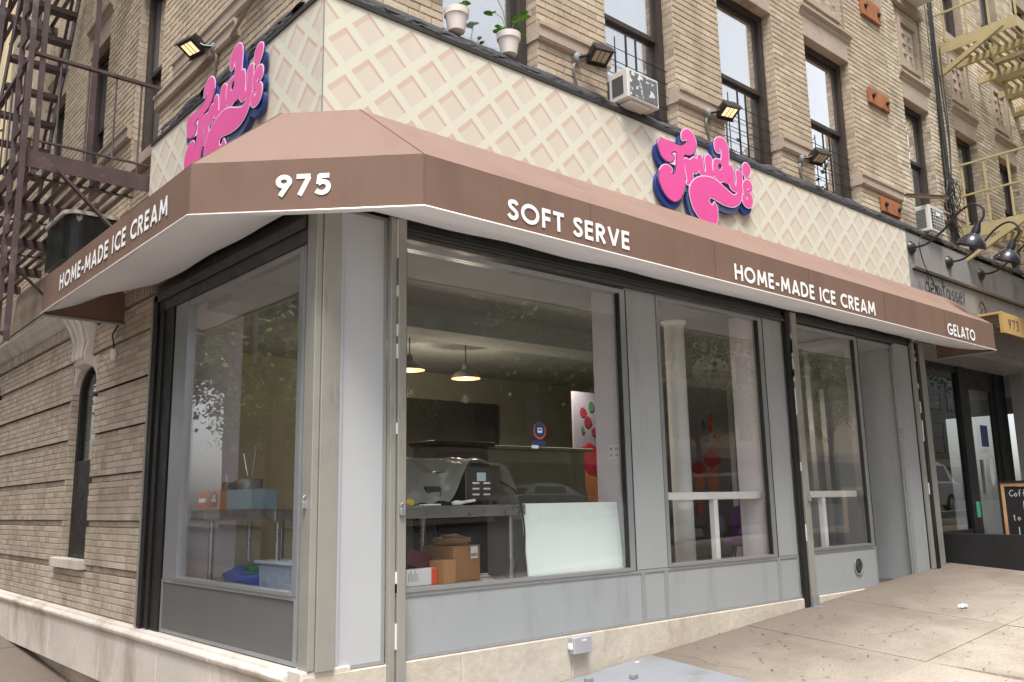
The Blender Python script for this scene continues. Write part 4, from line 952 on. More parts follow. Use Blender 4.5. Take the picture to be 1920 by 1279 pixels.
mural('orange slice and cone poster behind the white column', 2.32, 6.10, 7.45, .90, 3.05, [('cone', 6.42, 1.80, .17, .34), ('orange', 6.42, 2.14, .17, .10), ('orange', 6.28, 2.62, .085, .20), ('cone', 7.02, 1.78, .17, .36), ('red', 7.02, 2.12, .19, .10), ('cherry', 7.05, 2.66, .05, .06), ('cherry', 7.02, 2.52, .05, .06), ('cherry', 7.12, 2.40, .05, .06), ('cherry', 7.10, 2.26, .05, .05), ('leaf', 6.88, 2.56, .04, .07), ('cone', 6.72, 1.70, .13, .30), ('red', 6.72, 2.0, .14, .08)])
t = empty('power_outlet', (2.77, .18, 2.0), 'white double power outlet on the lilac pier', 'outlet')
B('cover', 2.764, 2.7715, .10, .22, 1.93, 2.05, M_white, t, .002)
ho = MB()
for yy in (.13, .19):
    for zz in (1.965, 2.015): ho.box(2.7625, 2.7638, yy-.012, yy-.006, zz-.01, zz+.01); ho.box(2.7625, 2.7638, yy+.006, yy+.012, zz-.01, zz+.01)
ho.build('slots', M_black, t, fix=False)
# white window counters (rails) behind the second and third windows
for x0, x1, xs_, lab in ((3.19, 4.74, (4.02,), 'white timber window counter rail behind the second avenue window'), (5.30, 6.54, (5.86,), 'white timber window counter rail behind the third window')):
    t = empty('counter_rail', (x0, .2, 1.06), lab, 'counter', 'white window counters')
    B('rail', x0, x1, .11, .17, 1.60, 1.665, M_white, t, .004); B('ledge', x0, x1, .171, .34, 1.64, 1.664, M_white, t, .003)
    for q in xs_: B('post', q-.03, q+.03, .112, .168, .68, 1.598, M_white, t, .004)
# purple chairs
M_purple = mat('purple vinyl', srgb(92, 44, 112), .45, var=.08)
def chair(x, y, rz, lab):
    t = empty('chair', (x, y, .676), lab, 'chair', 'purple chairs in the shop')
    def fn(s, q): a = (s-.5)*1.6; return (x+.22*math.sin(a), y+.20-.07*(1-math.cos(a))*2, 1.16+.38*q*(1-.12*(2*s-1)**2))
    mb = MB().sheet(fn, 14, 6)
    mb2 = MB().sheet(lambda s, q: (lambda p: (p[0]*1.0, p[1]+.03, p[2]))(fn(s, q)), 14, 6); mb.add(mb2.v, mb2.f)
    mb.build('backrest', M_purple, t, smooth=True)
    MB().lathe((x, y, 1.12), [(0, -.03), (.2, -.03), (.23, -.01), (.23, .02), (.19, .045), (0, .05)], 20).build('seat', M_purple, t, smooth=True)
    for sx, sy in ((-1, -1), (1, -1), (-1, 1), (1, 1)): MB().tube([(x+sx*.12, y+sy*.12, 1.1), (x+sx*.2, y+sy*.2, .676)], .013, 6).build('leg', M_black, t)
    t.rotation_euler.z = rz
chair(5.95, 1.15, 2.3, 'purple bucket chair seen through the second avenue window'); chair(7.0, 1.5, 2.6, 'purple bucket chair seen through the third window')
# ---- steel work tables in the corner window
M_ss = mat('stainless steel', srgb(176, 178, 180), .3, metal=.9, var=.1, vscale=3)
M_card = mat('cardboard', srgb(178, 132, 84), .85, var=.07, vscale=6); M_card2 = mat('brown cardboard', srgb(160, 116, 72), .85, var=.07, vscale=6)
def worktable(lab, x0, x1, y0, y1, legs):
    t = empty('work_table', ((x0+x1)/2, (y0+y1)/2, 1.06), lab, 'table', 'steel work tables in the corner window')
    tp = MB(); tp.box(x0, x1, y0, y1, 1.572, 1.592); tp.box(x0, x1, y0, y0+.02, 1.515, 1.5715); tp.box(x0, x0+.02, y0+.0205, y1, 1.515, 1.5715); tp.box(x1-.02, x1, y0+.0205, y1, 1.515, 1.5715)
    tp.build('table_top', M_ss, t, bevel=.003)
    for (a, b) in legs: MB().tube([(a, b, 1.515), (a, b, 1.061)], .021, 10).build('leg', M_ss, t, smooth=True)
    B('lower_shelf', x0+.02, x1-.02, y0+.05, y1-.03, 1.061, 1.082, M_ss, t, .003)
worktable('steel work table with boxes under it in the avenue side window', .66, 1.76, .12, .66, ((.72, .2), (1.20, .6), (1.68, .2), (.72, .6)))
worktable('steel work table in the side-street window holding the sauce cartons', .12, .62, .72, 2.14, ((.18, .80), (.20, 1.92), (.56, 1.5), (.56, 2.05)))
def carton(name, lab, c, sz, rz, m, print_=None, cat_='box', group=None):
    t = empty(name, (c[0], c[1], c[2]), lab, cat_, group)
    x, y, z = c; a, b, hgt = sz
    B('carton', x-a/2, x+a/2, y-b/2, y+b/2, z, z+hgt, m, t, .003)
    MB().box(x-a/2+.004, x+a/2-.004, y-.018, y+.018, z+hgt+.0004, z+hgt+.0012).build('tape', M_card, t)
    if print_: print_(t, x, y, z, a, b, hgt)
    t.rotation_euler.z = rz; return t
def lab_print(t, x, y, z, a, b, hgt):
    B('label', x+a/2-.11, x+a/2-.03, y-b/2-.0015, y-b/2-.0003, z+hgt-.09, z+hgt-.01, M_white, t)
    bars = MB(); r_ = random.Random(4); q = 0
    while q < .066: w = r_.uniform(.0015, .005); bars.box(x+a/2-.105+q, x+a/2-.105+q+w, y-b/2-.0022, y-b/2-.0016, z+hgt-.078, z+hgt-.055); q += w+r_.uniform(.002, .005)
    bars.build('barcode', M_ink, t, fix=False)
carton('cardboard_box', 'largest brown cardboard box under the steel table, white label on it', (1.30, .40, 1.083), (.30, .28, .235), .25, M_card2, lab_print)
carton('cardboard_box', 'small plain brown cardboard box left of the largest one', (1.11, .25, 1.083), (.12, .14, .15), .2, M_card)
M_orangeb = mat('orange print', srgb(230, 88, 44), .5); M_maroon = mat('maroon carton', srgb(88, 30, 36), .5, var=.15, vscale=10)
def white_print(t, x, y, z, a, b, hgt):
    B('orange_band', x+a/2-.05, x+a/2+.0005, y-b/2-.0012, y-b/2-.0002, z, z+hgt, M_orangeb, t); B('orange_side', x+a/2+.0004, x+a/2+.0014, y-b/2, y+b/2, z, z+hgt, M_orangeb, t)
    g = MB()
    for k in range(5): g.box(x-a/2+.05+k*.018, x-a/2+.055+k*.018, y-b/2-.0014, y-b/2-.0003, z+.03, z+.03+.05+.02*(k % 2))
    g.build('print_lines', M_cafe, t, fix=False)
carton('carton', 'white carton with orange end on the lower shelf', (.88, .30, 1.083), (.30, .2, .105), .12, M_white, white_print)
t = carton('carton', 'dark maroon carton lying tilted on the white carton', (.90, .34, 1.196), (.26, .16, .10), .3, M_maroon, lambda t, x, y, z, a, b, h_: B('label', x+a/2+.0003, x+a/2+.0015, y-.05, y+.03, z+.02, z+.08, M_white, t)); t.rotation_euler.y = .22
t = empty('bag_of_nuts', (1.30, .38, 1.33), 'crinkled brown bag lying on the largest cardboard box', 'bag')
def pillow(cx, cy, cz, rx, ry, rz_, seed, amp=.25):
    mb = MB()
    def fn(s, q):
        a = 2*math.pi*s; ph = math.pi*(q-.5); p = Vector((math.cos(a)*math.cos(ph), math.sin(a)*math.cos(ph), math.sin(ph)))
        k = 1+amp*noise.fractal(p*2.2+Vector((seed, 0, 0)), 1, 2, 3)
        z_ = p.z*rz_*k
        return (cx+p.x*rx*k, cy+p.y*ry*k, cz+(z_ if z_ > -rz_*.6 else -rz_*.6))
    return mb.sheet(fn, 26, 14)
pillow(1.29, .38, 1.345, .15, .11, .045, 3, .3).build('bag', mat('kraft paper bag', srgb(150, 118, 72), .6, var=.2, vscale=20, bump=.4, bscale=40), t, smooth=True)
# plywood panel, white board
t = empty('white_board', (2.24, .10, 1.07), 'large plain white board leaning inside the big avenue window', 'board')
MB().obox((2.245, .115, 1.335), XA, (0, .12, 1), (0, 1, -.12), .505, .262, .008).build('board', mat('bright white board', srgb(240, 250, 248), .5, var=.02), t, bevel=.002)
t = empty('grey_case', (1.9, .35, 1.06), 'dull grey metal case standing behind the white board beside the table', 'case')
B('case', 1.79, 2.1, .30, .60, 1.061, 1.56, M_cafe, t, .006); B('lid', 1.785, 2.105, .295, .605, 1.562, 1.59, M_darkmetal, t, .004)
# machine and kitchen clutter on the table
t = empty('waffle_machine', (1.48, .42, 1.593), 'steel countertop machine with vent slots and a sticker on its side', 'machine')
B('housing', 1.34, 1.66, .28, .60, 1.615, 1.86, mat('dark steel housing', srgb(96, 92, 86), .4, metal=.5, var=.08), t, .006)
sl = MB()
for zz in (1.66, 1.70, 1.74):
    for xx in (1.40, 1.50): sl.box(xx, xx+.06, .276, .2795, zz, zz+.012)
sl.build('vent_slot', M_white, t, fix=False)
B('sticker', 1.44, 1.52, .276, .2795, 1.76, 1.82, mat('pale blue sticker', srgb(190, 214, 224), .5), t)
for xx in (1.37, 1.63):
    for yy in (.31, .57): MB().lathe((xx, yy, 1.593), [(.018, 0), (.018, .022)], 8).build('foot', M_black, t)
MB().lathe((1.24, .42, 1.70), [(0, 0), (.07, 0), (.075, .03), (.075, .06), (.08, .065), (.075, .07), (.075, .12), (.08, .125), (.07, .13), (0, .13)], 20).build('drum', M_ss, t, smooth=True)
MB().box(1.10, 1.24, .34, .5, 1.593, 1.69).build('drip_tray', M_darkmetal, t, bevel=.004)
t = empty('plastic_cover', (1.2, .5, 1.6), 'crumpled clear plastic cover thrown over the countertop machine', 'plastic sheet')
def cov(s, q):
    x = .64+1.14*s; zt = 1.885+.055*math.sin(math.pi*min(1, s*1.1))
    if s > .88: zt = zt-(zt-1.60)*((s-.88)/.12)**1.3
    k = (1-q)**1.4*(1-.94*ease((s-.42)/.2)); z = zt-(zt-1.615)*k + .022*noise.fractal(Vector((s*9, q*6, 2)), 1, 2, 4)*(1 if s < .95 else 0)
    return (x, .20+.44*q+.02*noise.noise(Vector((s*9, q*4, 7))), max(z, 1.597))
mp, ns, ls, p = newmat('clear plastic sheet'); ns.remove(p)
tr = ns.new('ShaderNodeBsdfTransparent'); tr.inputs[0].default_value = (.9, .9, .88, 1); df = ns.new('ShaderNodeBsdfPrincipled'); df.inputs['Base Color'].default_value = (.55, .55, .5, 1); df.inputs['Roughness'].default_value = .2
mx = ns.new('ShaderNodeMixShader'); mx.inputs[0].default_value = .45; ls.new(tr.outputs[0], mx.inputs[1]); ls.new(df.outputs[0], mx.inputs[2]); ls.new(mx.outputs[0], ns['Material Output'].inputs[0])
MB().sheet(cov, 44, 16).build('sheet', mp, t, smooth=True, fix=False)
t = empty('hanging_cable', (1.72, .2, 1.1), 'black power cord looping down beside the steel table', 'cord')
MB().tube(cat([(1.66, .3, 1.76), (1.70, .16, 1.68), (1.715, .10, 1.50), (1.72, .10, 1.30), (1.66, .12, 1.17), (1.66, .15, 1.07)], 6), .006, 6).build('cord', M_cable, t, smooth=True)
for k, (x, y, w, d, hh_, m, nm, lab, ca) in enumerate(((.80, .2, .09, .06, .03, mat('yellow sponge', srgb(214, 196, 90), .9), 'sponge', 'yellow sponge on the steel table behind the avenue glass', 'sponge'), (.95, .17, .14, .07, .012, M_white, 'folded_cloth', 'white folded cloth on the edge of the steel table', 'cloth'), (.93, .35, .07, .09, .10, M_ac, 'switch_box', 'pale switch box on the steel table beside the white cloth', 'box'), (1.05, .3, .12, .10, .13, M_darkmetal, 'toaster', 'dark steel toaster on the table under the plastic', 'toaster'), (1.24, .18, .20, .04, .02, M_white, 'scoop', 'white plastic scoop lying in front of the machine', 'scoop'))):
    t = empty(nm, (x, y, 1.593), lab, ca)
    if nm == 'sponge': pillow(x, y, 1.593+hh_*.6, w/2, d/2, hh_, 3, .1).build('foam', m, t, smooth=True)
    elif nm == 'scoop':
        MB().tube([(x-.02, y, 1.61), (x+.1, y, 1.625)], [.012, .010], 8).build('handle', m, t, smooth=True); pillow(x-.055, y, 1.607, .045, .03, .02, 1, .05).build('bowl', m, t, smooth=True)
    else:
        MB().box(x-w/2, x+w/2, y-d/2, y+d/2, 1.593, 1.593+hh_).build('body', m, t, bevel=min(.012, hh_*.4)); MB().box(x-w/3, x+w/3, y-d/2-.004, y-d/2-.0005, 1.593+hh_*.3, 1.593+hh_*.7).build('front_plate', M_mullion if nm != 'folded_cloth' else m, t)
# side-street window: sauce cartons on a blue-grey box, pots, blue bag, tub
M_bluebox = mat('pale blue carton', srgb(140, 164, 178), .5, var=.03)
t = empty('carton', (.30, 1.35, 1.593), 'pale blue carton lying on the side-street window table', 'box')
B('carton', .16, .36, 1.18, 1.62, 1.593, 1.73, M_bluebox, t, .003); B('flap', .162, .358, 1.19, 1.61, 1.7305, 1.733, M_bluebox, t)
for y, m, lab in ((1.88, mat('red sauce carton', srgb(206, 72, 46), .5, var=.06), 'red sauce carton at the left end of the window table'), (1.66, mat('brown fudge carton', srgb(112, 62, 40), .5, var=.1), 'brown hot fudge carton leaning on the pale blue carton')):
    t = empty('sauce_carton', (.15, y, 1.593), lab, 'carton', 'sauce cartons in the side-street window')
    y0, y1, z0 = y-.075, y+.075, 1.593
    B('carton', .10, .19, y0, y1, z0, z0+.145, mat('carton edge', srgb(176, 120, 76), .5), t, .003)
    o = V(.0995, y1, z0)
    MB().poly([(.02, .02), (.13, .02), (.142, .045), (.142, .11), (.10, .135), (.05, .135), (.008, .11), (.008, .045)], [], o, -YA, ZA, -XA, 0, .001).build('printed_badge', m, t)
    if lab.startswith('brown'):
        MB().poly([(.035, .04), (.115, .04), (.125, .06), (.125, .10), (.075, .13), (.025, .10), (.025, .06)], [], o, -YA, ZA, -XA, .0012, .0018).build('badge_centre', M_maroon, t)
        def small(s, dx, dz, w, hh): text_mesh(s, (o.x, o.y-dx, o.z+dz), -YA, -XA, w, hh, d=.003).build('letter', M_letter, t)
        GLY['U'] = (.66, [[(h, 1), (h, .35)] + arc(.33, .35, .23, .26, 180, 360, 10) + [(.56, 1)]])
        small('HOT', .052, .085, .045, .022); small('FUDGE', .036, .056, .078, .024)
    else: B('badge_band', .0975, .0988, y0+.015, y1-.015, z0+.055, z0+.085, M_letter, t)
for k, (x, y, r, lab) in enumerate(((.28, 1.78, .07, 'smaller steel pot behind the brown sauce carton'), (.26, 1.42, .09, 'wide steel pot standing on the pale blue carton'))):
    t = empty('steel_pot', (x, y, 1.60), lab, 'pot')
    z0 = 1.593 if k == 0 else 1.734
    MB().lathe((x, y, z0), [(0, 0), (r*.95, 0), (r, .02), (r, .19 if k == 0 else .06), (r*1.08, .2 if k == 0 else .07), (r*.95, .19 if k == 0 else .06), (r*.9, .03), (0, .03)], 22).build('pot', M_ss, t, smooth=True)
    MB().tube([(x, y+r*.5, z0+.1), (x-.02, y+r*.9, z0+.26)], .006, 6).tube([(x, y-r*.3, z0+.1), (x+.01, y-r*.6, z0+.27)], .006, 6).build('spoon', M_ss, t, smooth=True)
t = empty('shopping_bag', (.25, 1.2, 1.06), 'crumpled blue tarpaulin bag with green lining under the table', 'bag')
pillow(.24, 1.30, 1.12, .13, .34, .075, 5, .35).build('bag', mat('blue tarpaulin', srgb(34, 70, 160), .4, var=.15, vscale=10), t, smooth=True)
pillow(.25, 1.22, 1.175, .10, .20, .045, 9, .4).build('lining', mat('green lining', srgb(20, 96, 66), .45, var=.2, vscale=10), t, smooth=True)
t = empty('plastic_tub', (.25, .7, 1.06), 'translucent pale plastic tub on the window floor near the corner', 'tub')
MB().poly([(.0, 0), (.46, 0), (.48, .18), (-.02, .18)], [], (.12, .93, 1.062), -YA, ZA, XA, 0, .26).build('tub', mat('milky plastic', srgb(150, 166, 186), .3, var=.04), t, bevel=.01)
MB().box(.10, .40, .43, .97, 1.243, 1.262).build('rim', mat('milky rim', srgb(168, 180, 196), .3), t, bevel=.004)
# round sticker on the big pane
t = empty('window_sticker', (1.817, 0, 2.11), 'round blue and orange sticker on the big avenue pane', 'sticker')
M_sblue = mat('sticker blue', srgb(44, 66, 116), .4); M_sor = mat('sticker orange', srgb(206, 84, 44), .4); M_sw = mat('sticker white', srgb(220, 220, 224), .4)
o = V(1.817, .0155, 2.112)
MB().poly(arc(0, 0, .062, .062, 0, 342, 22), [], o, XA, ZA, -YA, 0, .0006).build('rim', M_sor, t); MB().poly(arc(0, .006, .054, .054, 0, 342, 22), [], o, XA, ZA, -YA, .0008, .0014).build('disc', M_sblue, t)
MB().poly([(-.022, -.014), (.022, -.014), (.022, .022), (-.022, .022)], [[(-.015, .002), (.015, .002), (.015, .015), (-.015, .015)]], o, XA, ZA, -YA, .0016, .0022).build('emblem', M_sw, t)
t = empty('window_sticker', (1.80, 0, 2.02), 'small blue rectangular sticker below the round one', 'sticker')
B('sheet', 1.735, 1.87, .0145, .0155, 2.01, 2.04, M_sblue, t); B('white_strip', 1.735, 1.80, .0145, .0155, 1.985, 2.008, M_sw, t)

# ================================================================ floodlights over the sign
def flood(lab, base, out, side, lit, tilt=.55):
    """base: point on the wall; out: wall normal; side: direction the head is turned to"""
    base, out, side = Vector(base), Vector(out), Vector(side)
    t = empty('floodlight', base, lab, 'floodlight', 'floodlights over the fascia sign')
    MB().lathe(base, [(0, 0), (.045, 0), (.045, .05), (.03, .06), (0, .06)], 14, out).build('junction_box', M_galv, t, smooth=True)
    el = base + out*.06; hc = el + out*.10 + side*.13 + ZA*.04
    MB().tube([el-out*.01, el+out*.05+side*.03, hc-side*.06], .013, 8).build('arm', M_lampblack, t, smooth=True)
    MB().tube(cat([base+out*.02-ZA*.03, base+out*.03-ZA*.10-side*.05, base+out*.02-ZA*.2-side*.01, base+out*.01-ZA*.27+side*.02], 5), .011, 6).build('conduit', M_conduit, t, smooth=True)
    a = (side*1.0+out*.25).normalized(); d = (-ZA*1.0+out*.55).normalized(); d = (d-a*d.dot(a)).normalized(); w = a.cross(d)
    hb = MB(); pts = []
    for s, hw, hl in ((0, .095, .075), (.055, .10, .085), (-.05, .07, .06)): pts.append((s, hw, hl))
    P0, P1, P2 = [[hc + d*s + a*x*hw + w*y*hl for x, y in ((-1, -1), (1, -1), (1, 1), (-1, 1))] for s, hw, hl in (pts[1], pts[0], pts[2])]
    hb.add(P0+P1+P2, [(0,1,2,3), (11,10,9,8)] + [(i, 4+i, 4+(i+1) % 4, (i+1) % 4) for i in range(4)] + [(4+i, 8+i, 8+(i+1) % 4, 4+(i+1) % 4) for i in range(4)])
    hb.build('housing', M_lampblack, t, bevel=.004)
    fr = MB(); fc = hc+d*.056
    fr.obox(fc, a, w, d, .066, .050, .0012); fr.build('lens', M_lit if lit else M_unlit, t)
    for q in (-.022, .022): MB().obox(fc+a*q+d*.0016, a, w, d, .0035, .050, .0012).build('lens_bar', M_lampblack, t)
    vz = MB(); vz.obox(hc+d*.066, a, w, d, .10, .004, .012); vz.v = [v_ + w*.08 for v_ in vz.v]; vz.obox(hc+d*.066-w*.08, a, w, d, .10, .004, .012); vz.build('visor', M_lampblack, t)
flood('unlit floodlight above the waffle sign, nearest the corner on the avenue side', (2.40, YW, 5.26), -YA, XA, False)
flood("lit floodlight just above the avenue Trudy's sign", (4.22, YW, 5.30), -YA, XA, True)
flood('unlit floodlight farthest along the avenue side', (5.90, YW, 5.26), -YA, XA, False)
flood("lit floodlight above the side-street Trudy's sign", (XW, 1.98, 5.36), -XA, YA, True)
t = empty('conduit_pipe', (.1, .6, 5.3), 'bent grey conduit pipe running up the corner brickwork', 'pipe')
MB().tube(cat([(.06, 1.62, 5.30), (.05, 1.25, 5.42), (.04, .95, 5.45), (.04, .55, 5.44), (.03, .10, 5.46), (.06, .02, 5.5), (.07, .03, 6.4)], 6), .016, 8).build('pipe', M_conduit, t, smooth=True)
# ================================================================ window air conditioners
def aircon(lab, x0, x1, y0, y1, z0, z1, peel):
    t = empty('air_conditioner', ((x0+x1)/2, y1, z0), lab, 'air conditioner')
    MB().box(x0, x1, y0, y1, z0, z1).build('case', M_ac, t, bevel=.008)
    f = MB(); w = .028 if peel else .045
    f.box(x0+w, x1-w, y0-.006, y0-.001, z0+w, z1-w); f.build('back_panel', M_acgrey if peel else M_acdark, t)
    if not peel:
        g = MB()
        for k in range(1, 7): g.box(x0+w+(x1-x0-2*w)*k/7-.004, x0+w+(x1-x0-2*w)*k/7+.004, y0-.012, y0-.0065, z0+w, z1-w)
        for k in range(1, 6): g.box(x0+w, x1-w, y0-.016, y0-.0125, z0+w+(z1-z0-2*w)*k/6-.004, z0+w+(z1-z0-2*w)*k/6+.004)
        g.build('grille', M_ac, t, fix=False); B('badge', x0+.16, x1-.16, y0-.02, y0-.0165, z1-.13, z1-.09, M_white, t)
    l = MB()
    n = 12
    for q in range(2):
        ya = y0+.05+q*(y1-y0)*.42; yb = ya+(y1-y0)*.34
        for k in range(n): z = z0+.05+(z1-z0-.1)*k/n; l.box(x0-.004, x0-.0005, ya, yb, z, z+(z1-z0-.1)/n*.5)
    l.build('side_louvres', M_acdark, t, fix=False)
    MB().box(x0+.05, x1-.1, y0+.02, y1-.05, z0-.03, z0-.001).build('base_pan', M_ac, t, bevel=.005)
aircon('air conditioner with peeling grey back panel in the second upper window', 2.80, 3.21, -.13, .24, 4.965, 5.235, True)
aircon('small white air conditioner with dark grille above the cafe fascia', 8.72, 9.16, -.08, .30, 4.97, 5.32, False)
aircon('white air conditioner cut off by the top edge of the photo', 8.82, 9.42, -.28, .24, 8.44, 8.80, False)
# ================================================================ flowerpots with seedlings
M_leafd = mat('seedling leaf', srgb(74, 128, 34), .5, var=.3, vscale=25)
def pot(lab, x, y, z, n, spread, seed):
    t = empty('flowerpot', (x, y, z), lab, 'flowerpot', 'white flowerpots on the window sill')
    MB().lathe((x, y, z), [(0, 0), (.062, 0), (.082, .12), (.092, .122), (.096, .17), (.086, .17), (.082, .14), (0, .14)], 22).build('pot', M_pot, t, smooth=True)
    MB().lathe((x, y, z+.145), [(0, .004), (.05, .006), (.081, 0)], 12).build('soil', M_soil, t)
    r_ = random.Random(seed)
    for k in range(n):
        a = r_.random()*6.3; L = r_.uniform(.08, spread); tip = V(x+math.cos(a)*L*.8, y+math.sin(a)*L*.5, z+.15+L*r_.uniform(.5, 1.1))
        st = MB().tube([(x, y, z+.14), (x+(tip.x-x)*.4, y+(tip.y-y)*.4, z+.15+(tip.z-z-.15)*.7), tuple(tip)], .003, 5).build('stem', M_leafd, t)
        for q in range(3):
            b = a+r_.uniform(-1.2, 1.2); dr_ = V(math.cos(b), math.sin(b)*.7, r_.uniform(-.2, .5)).normalized(); s = dr_.cross(ZA).normalized(); l = r_.uniform(.05, .085); w = l*.42; base = tip - V(0, 0, .02*q)
            nrm = s.cross(dr_).normalized()
            MB().add([base, base+dr_*l*.3+s*w*.8+nrm*.006, base+dr_*l*.65+s*w+nrm*.004, base+dr_*l, base+dr_*l*.65-s*w+nrm*.004, base+dr_*l*.3-s*w*.8+nrm*.006, base+dr_*l*.5-nrm*.008], [(0,1,6),(1,2,6),(2,3,6),(3,4,6),(4,5,6),(5,0,6)]).build('leaf', M_leaf if q else M_leafd, t, smooth=True, fix=False)
pot('white flowerpot with a small seedling, the left one on the sill', 1.11, .05, 5.02, 3, .16, 1)
pot('white flowerpot with a spreading leafy plant, the right one on the sill', 1.62, .05, 5.01, 8, .30, 3)
# ================================================================ window guards
for k, (a, b) in enumerate(OPEN_R[1:]):
    lab = ('black window guard behind the peeling air conditioner', "black window guard in the upper window above the avenue Trudy's sign", 'black window guard in the last corner-building window')[k]
    t = empty('window_guard', (a, .16, 5.0), lab, 'window guard', 'black window guards')
    y = .18
    for j in range(5): MB().tube([(a+.02, y, 5.1+j*.13), (b-.02, y, 5.1+j*.13)], .004, 6).build('rail', M_black, t)
    for f in (.36, .50): MB().tube([(a+(b-a)*f, y-.012, 5.0), (a+(b-a)*f, y-.012, 5.78)], .011, 6).build('upright', M_black, t)
    MB().tube([(a+.2, y-.008, 5.0), (a+.2, y-.008, 5.72)], .006, 6).build('upright', M_black, t)
# ================================================================ maroon fire escape (side street)
fe = empty('fire_escape', (-.5, 4.5, 4.6), 'maroon iron fire escape with slatted balcony and stair on the side-street wall', 'fire escape')
y0, y1, xo, zp = 3.22, 8.3, -1.0, 4.60
MB().box(xo, .06, y0, y0+.012, zp-.15, zp).box(xo, .06, y0+.012, y0+.06, zp-.014, zp).build('end_beam', M_fe, fe, fix=False)
for yb in (4.55, 5.9, 7.2, 8.28): MB().box(xo, .06, yb, yb+.05, zp-.12, zp-.022).build('cross_beam', M_fe, fe, fix=False)
MB().box(xo, xo+.012, y0+.013, y1, zp-.12, zp).build('side_beam', M_fe, fe, fix=False)
for k in range(10):
    x = xo+.04+k*.102
    if True:
        MB().box(x, x+.045, y0+.065, y1, zp-.018, zp-.004).build('slat', M_fe, fe, fix=False)
for yb in (3.8, 5.2, 6.6): MB().box(xo, .06, yb, yb+.045, zp-.03, zp-.0185).build('slat_tie', M_fe, fe, fix=False)
MB().bar((xo+.25, y0+.02, zp-.12), (.06, y0+.02, zp-.85), .05, .02).build('brace', M_fe, fe); MB().bar((xo+.25, y1-.05, zp-.12), (.06, y1-.05, zp-.85), .05, .02).build('brace', M_fe, fe)
MB().bar((xo+.25, 5.9, zp-.12), (.06, 5.9, zp-.85), .05, .02).build('brace', M_fe, fe)
for zr, w in ((zp+.88, .045), (zp+.10, .025)):
    MB().bar((xo, y0+.02, zr), (.08, y0+.02, zr), w, w*.6).build('handrail', M_fe, fe); MB().bar((xo, y0+.02, zr), (xo, y1, zr), w, w*.6).build('handrail', M_fe, fe)
for x in (-.78, -.55, -.32, -.10): MB().tube([(x, y0+.02, zp), (x, y0+.02, zp+.87)], .009, 6).build('baluster', M_fe, fe)
for k in range(20): MB().tube([(xo, y0+.3+k*.25, zp), (xo, y0+.3+k*.25, zp+.87)], .009, 6).build('baluster', M_fe, fe)
for x, y, za, zb_ in ((-1.03, y0-.03, 2.95, 9.5), (-1.03, y0+.36, 2.95, 9.5), (-.93, y0+.02, 4.4, 9.5), (-1.0, 4.9, 4.4, 9.5), (-.42, 3.6, 4.6, 9.5)):
    MB().box(x-.022, x+.022, y-.012, y+.012, za, zb_).build('upright', M_fe, fe, fix=False)
for k in range(22): MB().tube([(-1.03, y0-.03, 3.05+k*.29), (-1.03, y0+.36, 3.05+k*.29)], .010, 6).build('ladder_rung', M_fe, fe)
# stair rising towards the corner
sA, sB = V(0, 5.6, zp), V(0, 3.75, zp+3.25)
for x in (-.93, -.42): MB().bar((x, sA.y, sA.z), (x, sB.y, sB.z), .012, .14).build('stringer', M_fe, fe)
for k in range(1, 13):
    p = sA.lerp(sB, k/13)
    MB().box(-.92, -.43, p.y-.09, p.y-.03, p.z-.012, p.z).box(-.92, -.43, p.y-.02, p.y+.03, p.z-.012, p.z).box(-.92, -.43, p.y+.04, p.y+.09, p.z-.012, p.z).box(-.92, -.43, p.y-.10, p.y-.092, p.z-.05, p.z).build('tread', M_fe, fe, fix=False)
for x in (-.95, -.40): MB().bar((x, sA.y, sA.z+.8), (x, sB.y, sB.z+.8), .03, .02).build('stair_rail', M_fe, fe)
# upper balcony
zq = zp+3.4
MB().box(xo, .06, 4.3, 4.312, zq-.15, zq).build('end_beam', M_fe, fe, fix=False)
for k in range(10): MB().box(xo+.04+k*.102, xo+.085+k*.102, 4.31, y1, zq-.018, zq-.004).build('slat', M_fe, fe, fix=False)
MB().bar((-.45, 4.32, zq-.1), (.06, 4.32, zq-.75), .10, .02).build('brace', M_fe, fe)
for yb in (5.0, 6.2, 7.4): MB().box(xo, .06, yb, yb+.05, zq-.12, zq-.022).build('cross_beam', M_fe, fe, fix=False)
# black curved canopy box under the balcony
t = empty('canopy_box', (0, 4.5, 4.0), 'scratched black rounded sheet metal box on the side wall below the fire escape', 'canopy')
M_scr = mat('scratched black sheet', srgb(40, 40, 40), .45, var=.2, vscale=4, dirt=(srgb(150, 150, 148), 9, .63, .68, (1, 1, .35)))
pl = [(0.06, 4.15)] + [(-.28-.14*math.sin(R(a)), 4.15+.14*(1-math.cos(R(a)))) for a in range(0, 91, 15)] + [(-.42, 4.9), (.06, 4.9)]
MB().prism([(x, y, 3.98) for x, y in pl], (0, 0, .44)).build('shell', M_scr, t)
MB().prism([(x*1.06, y*1.0-.01, 4.423) for x, y in pl], (0, 0, .035)).build('stone_cap', M_base_stone, t)
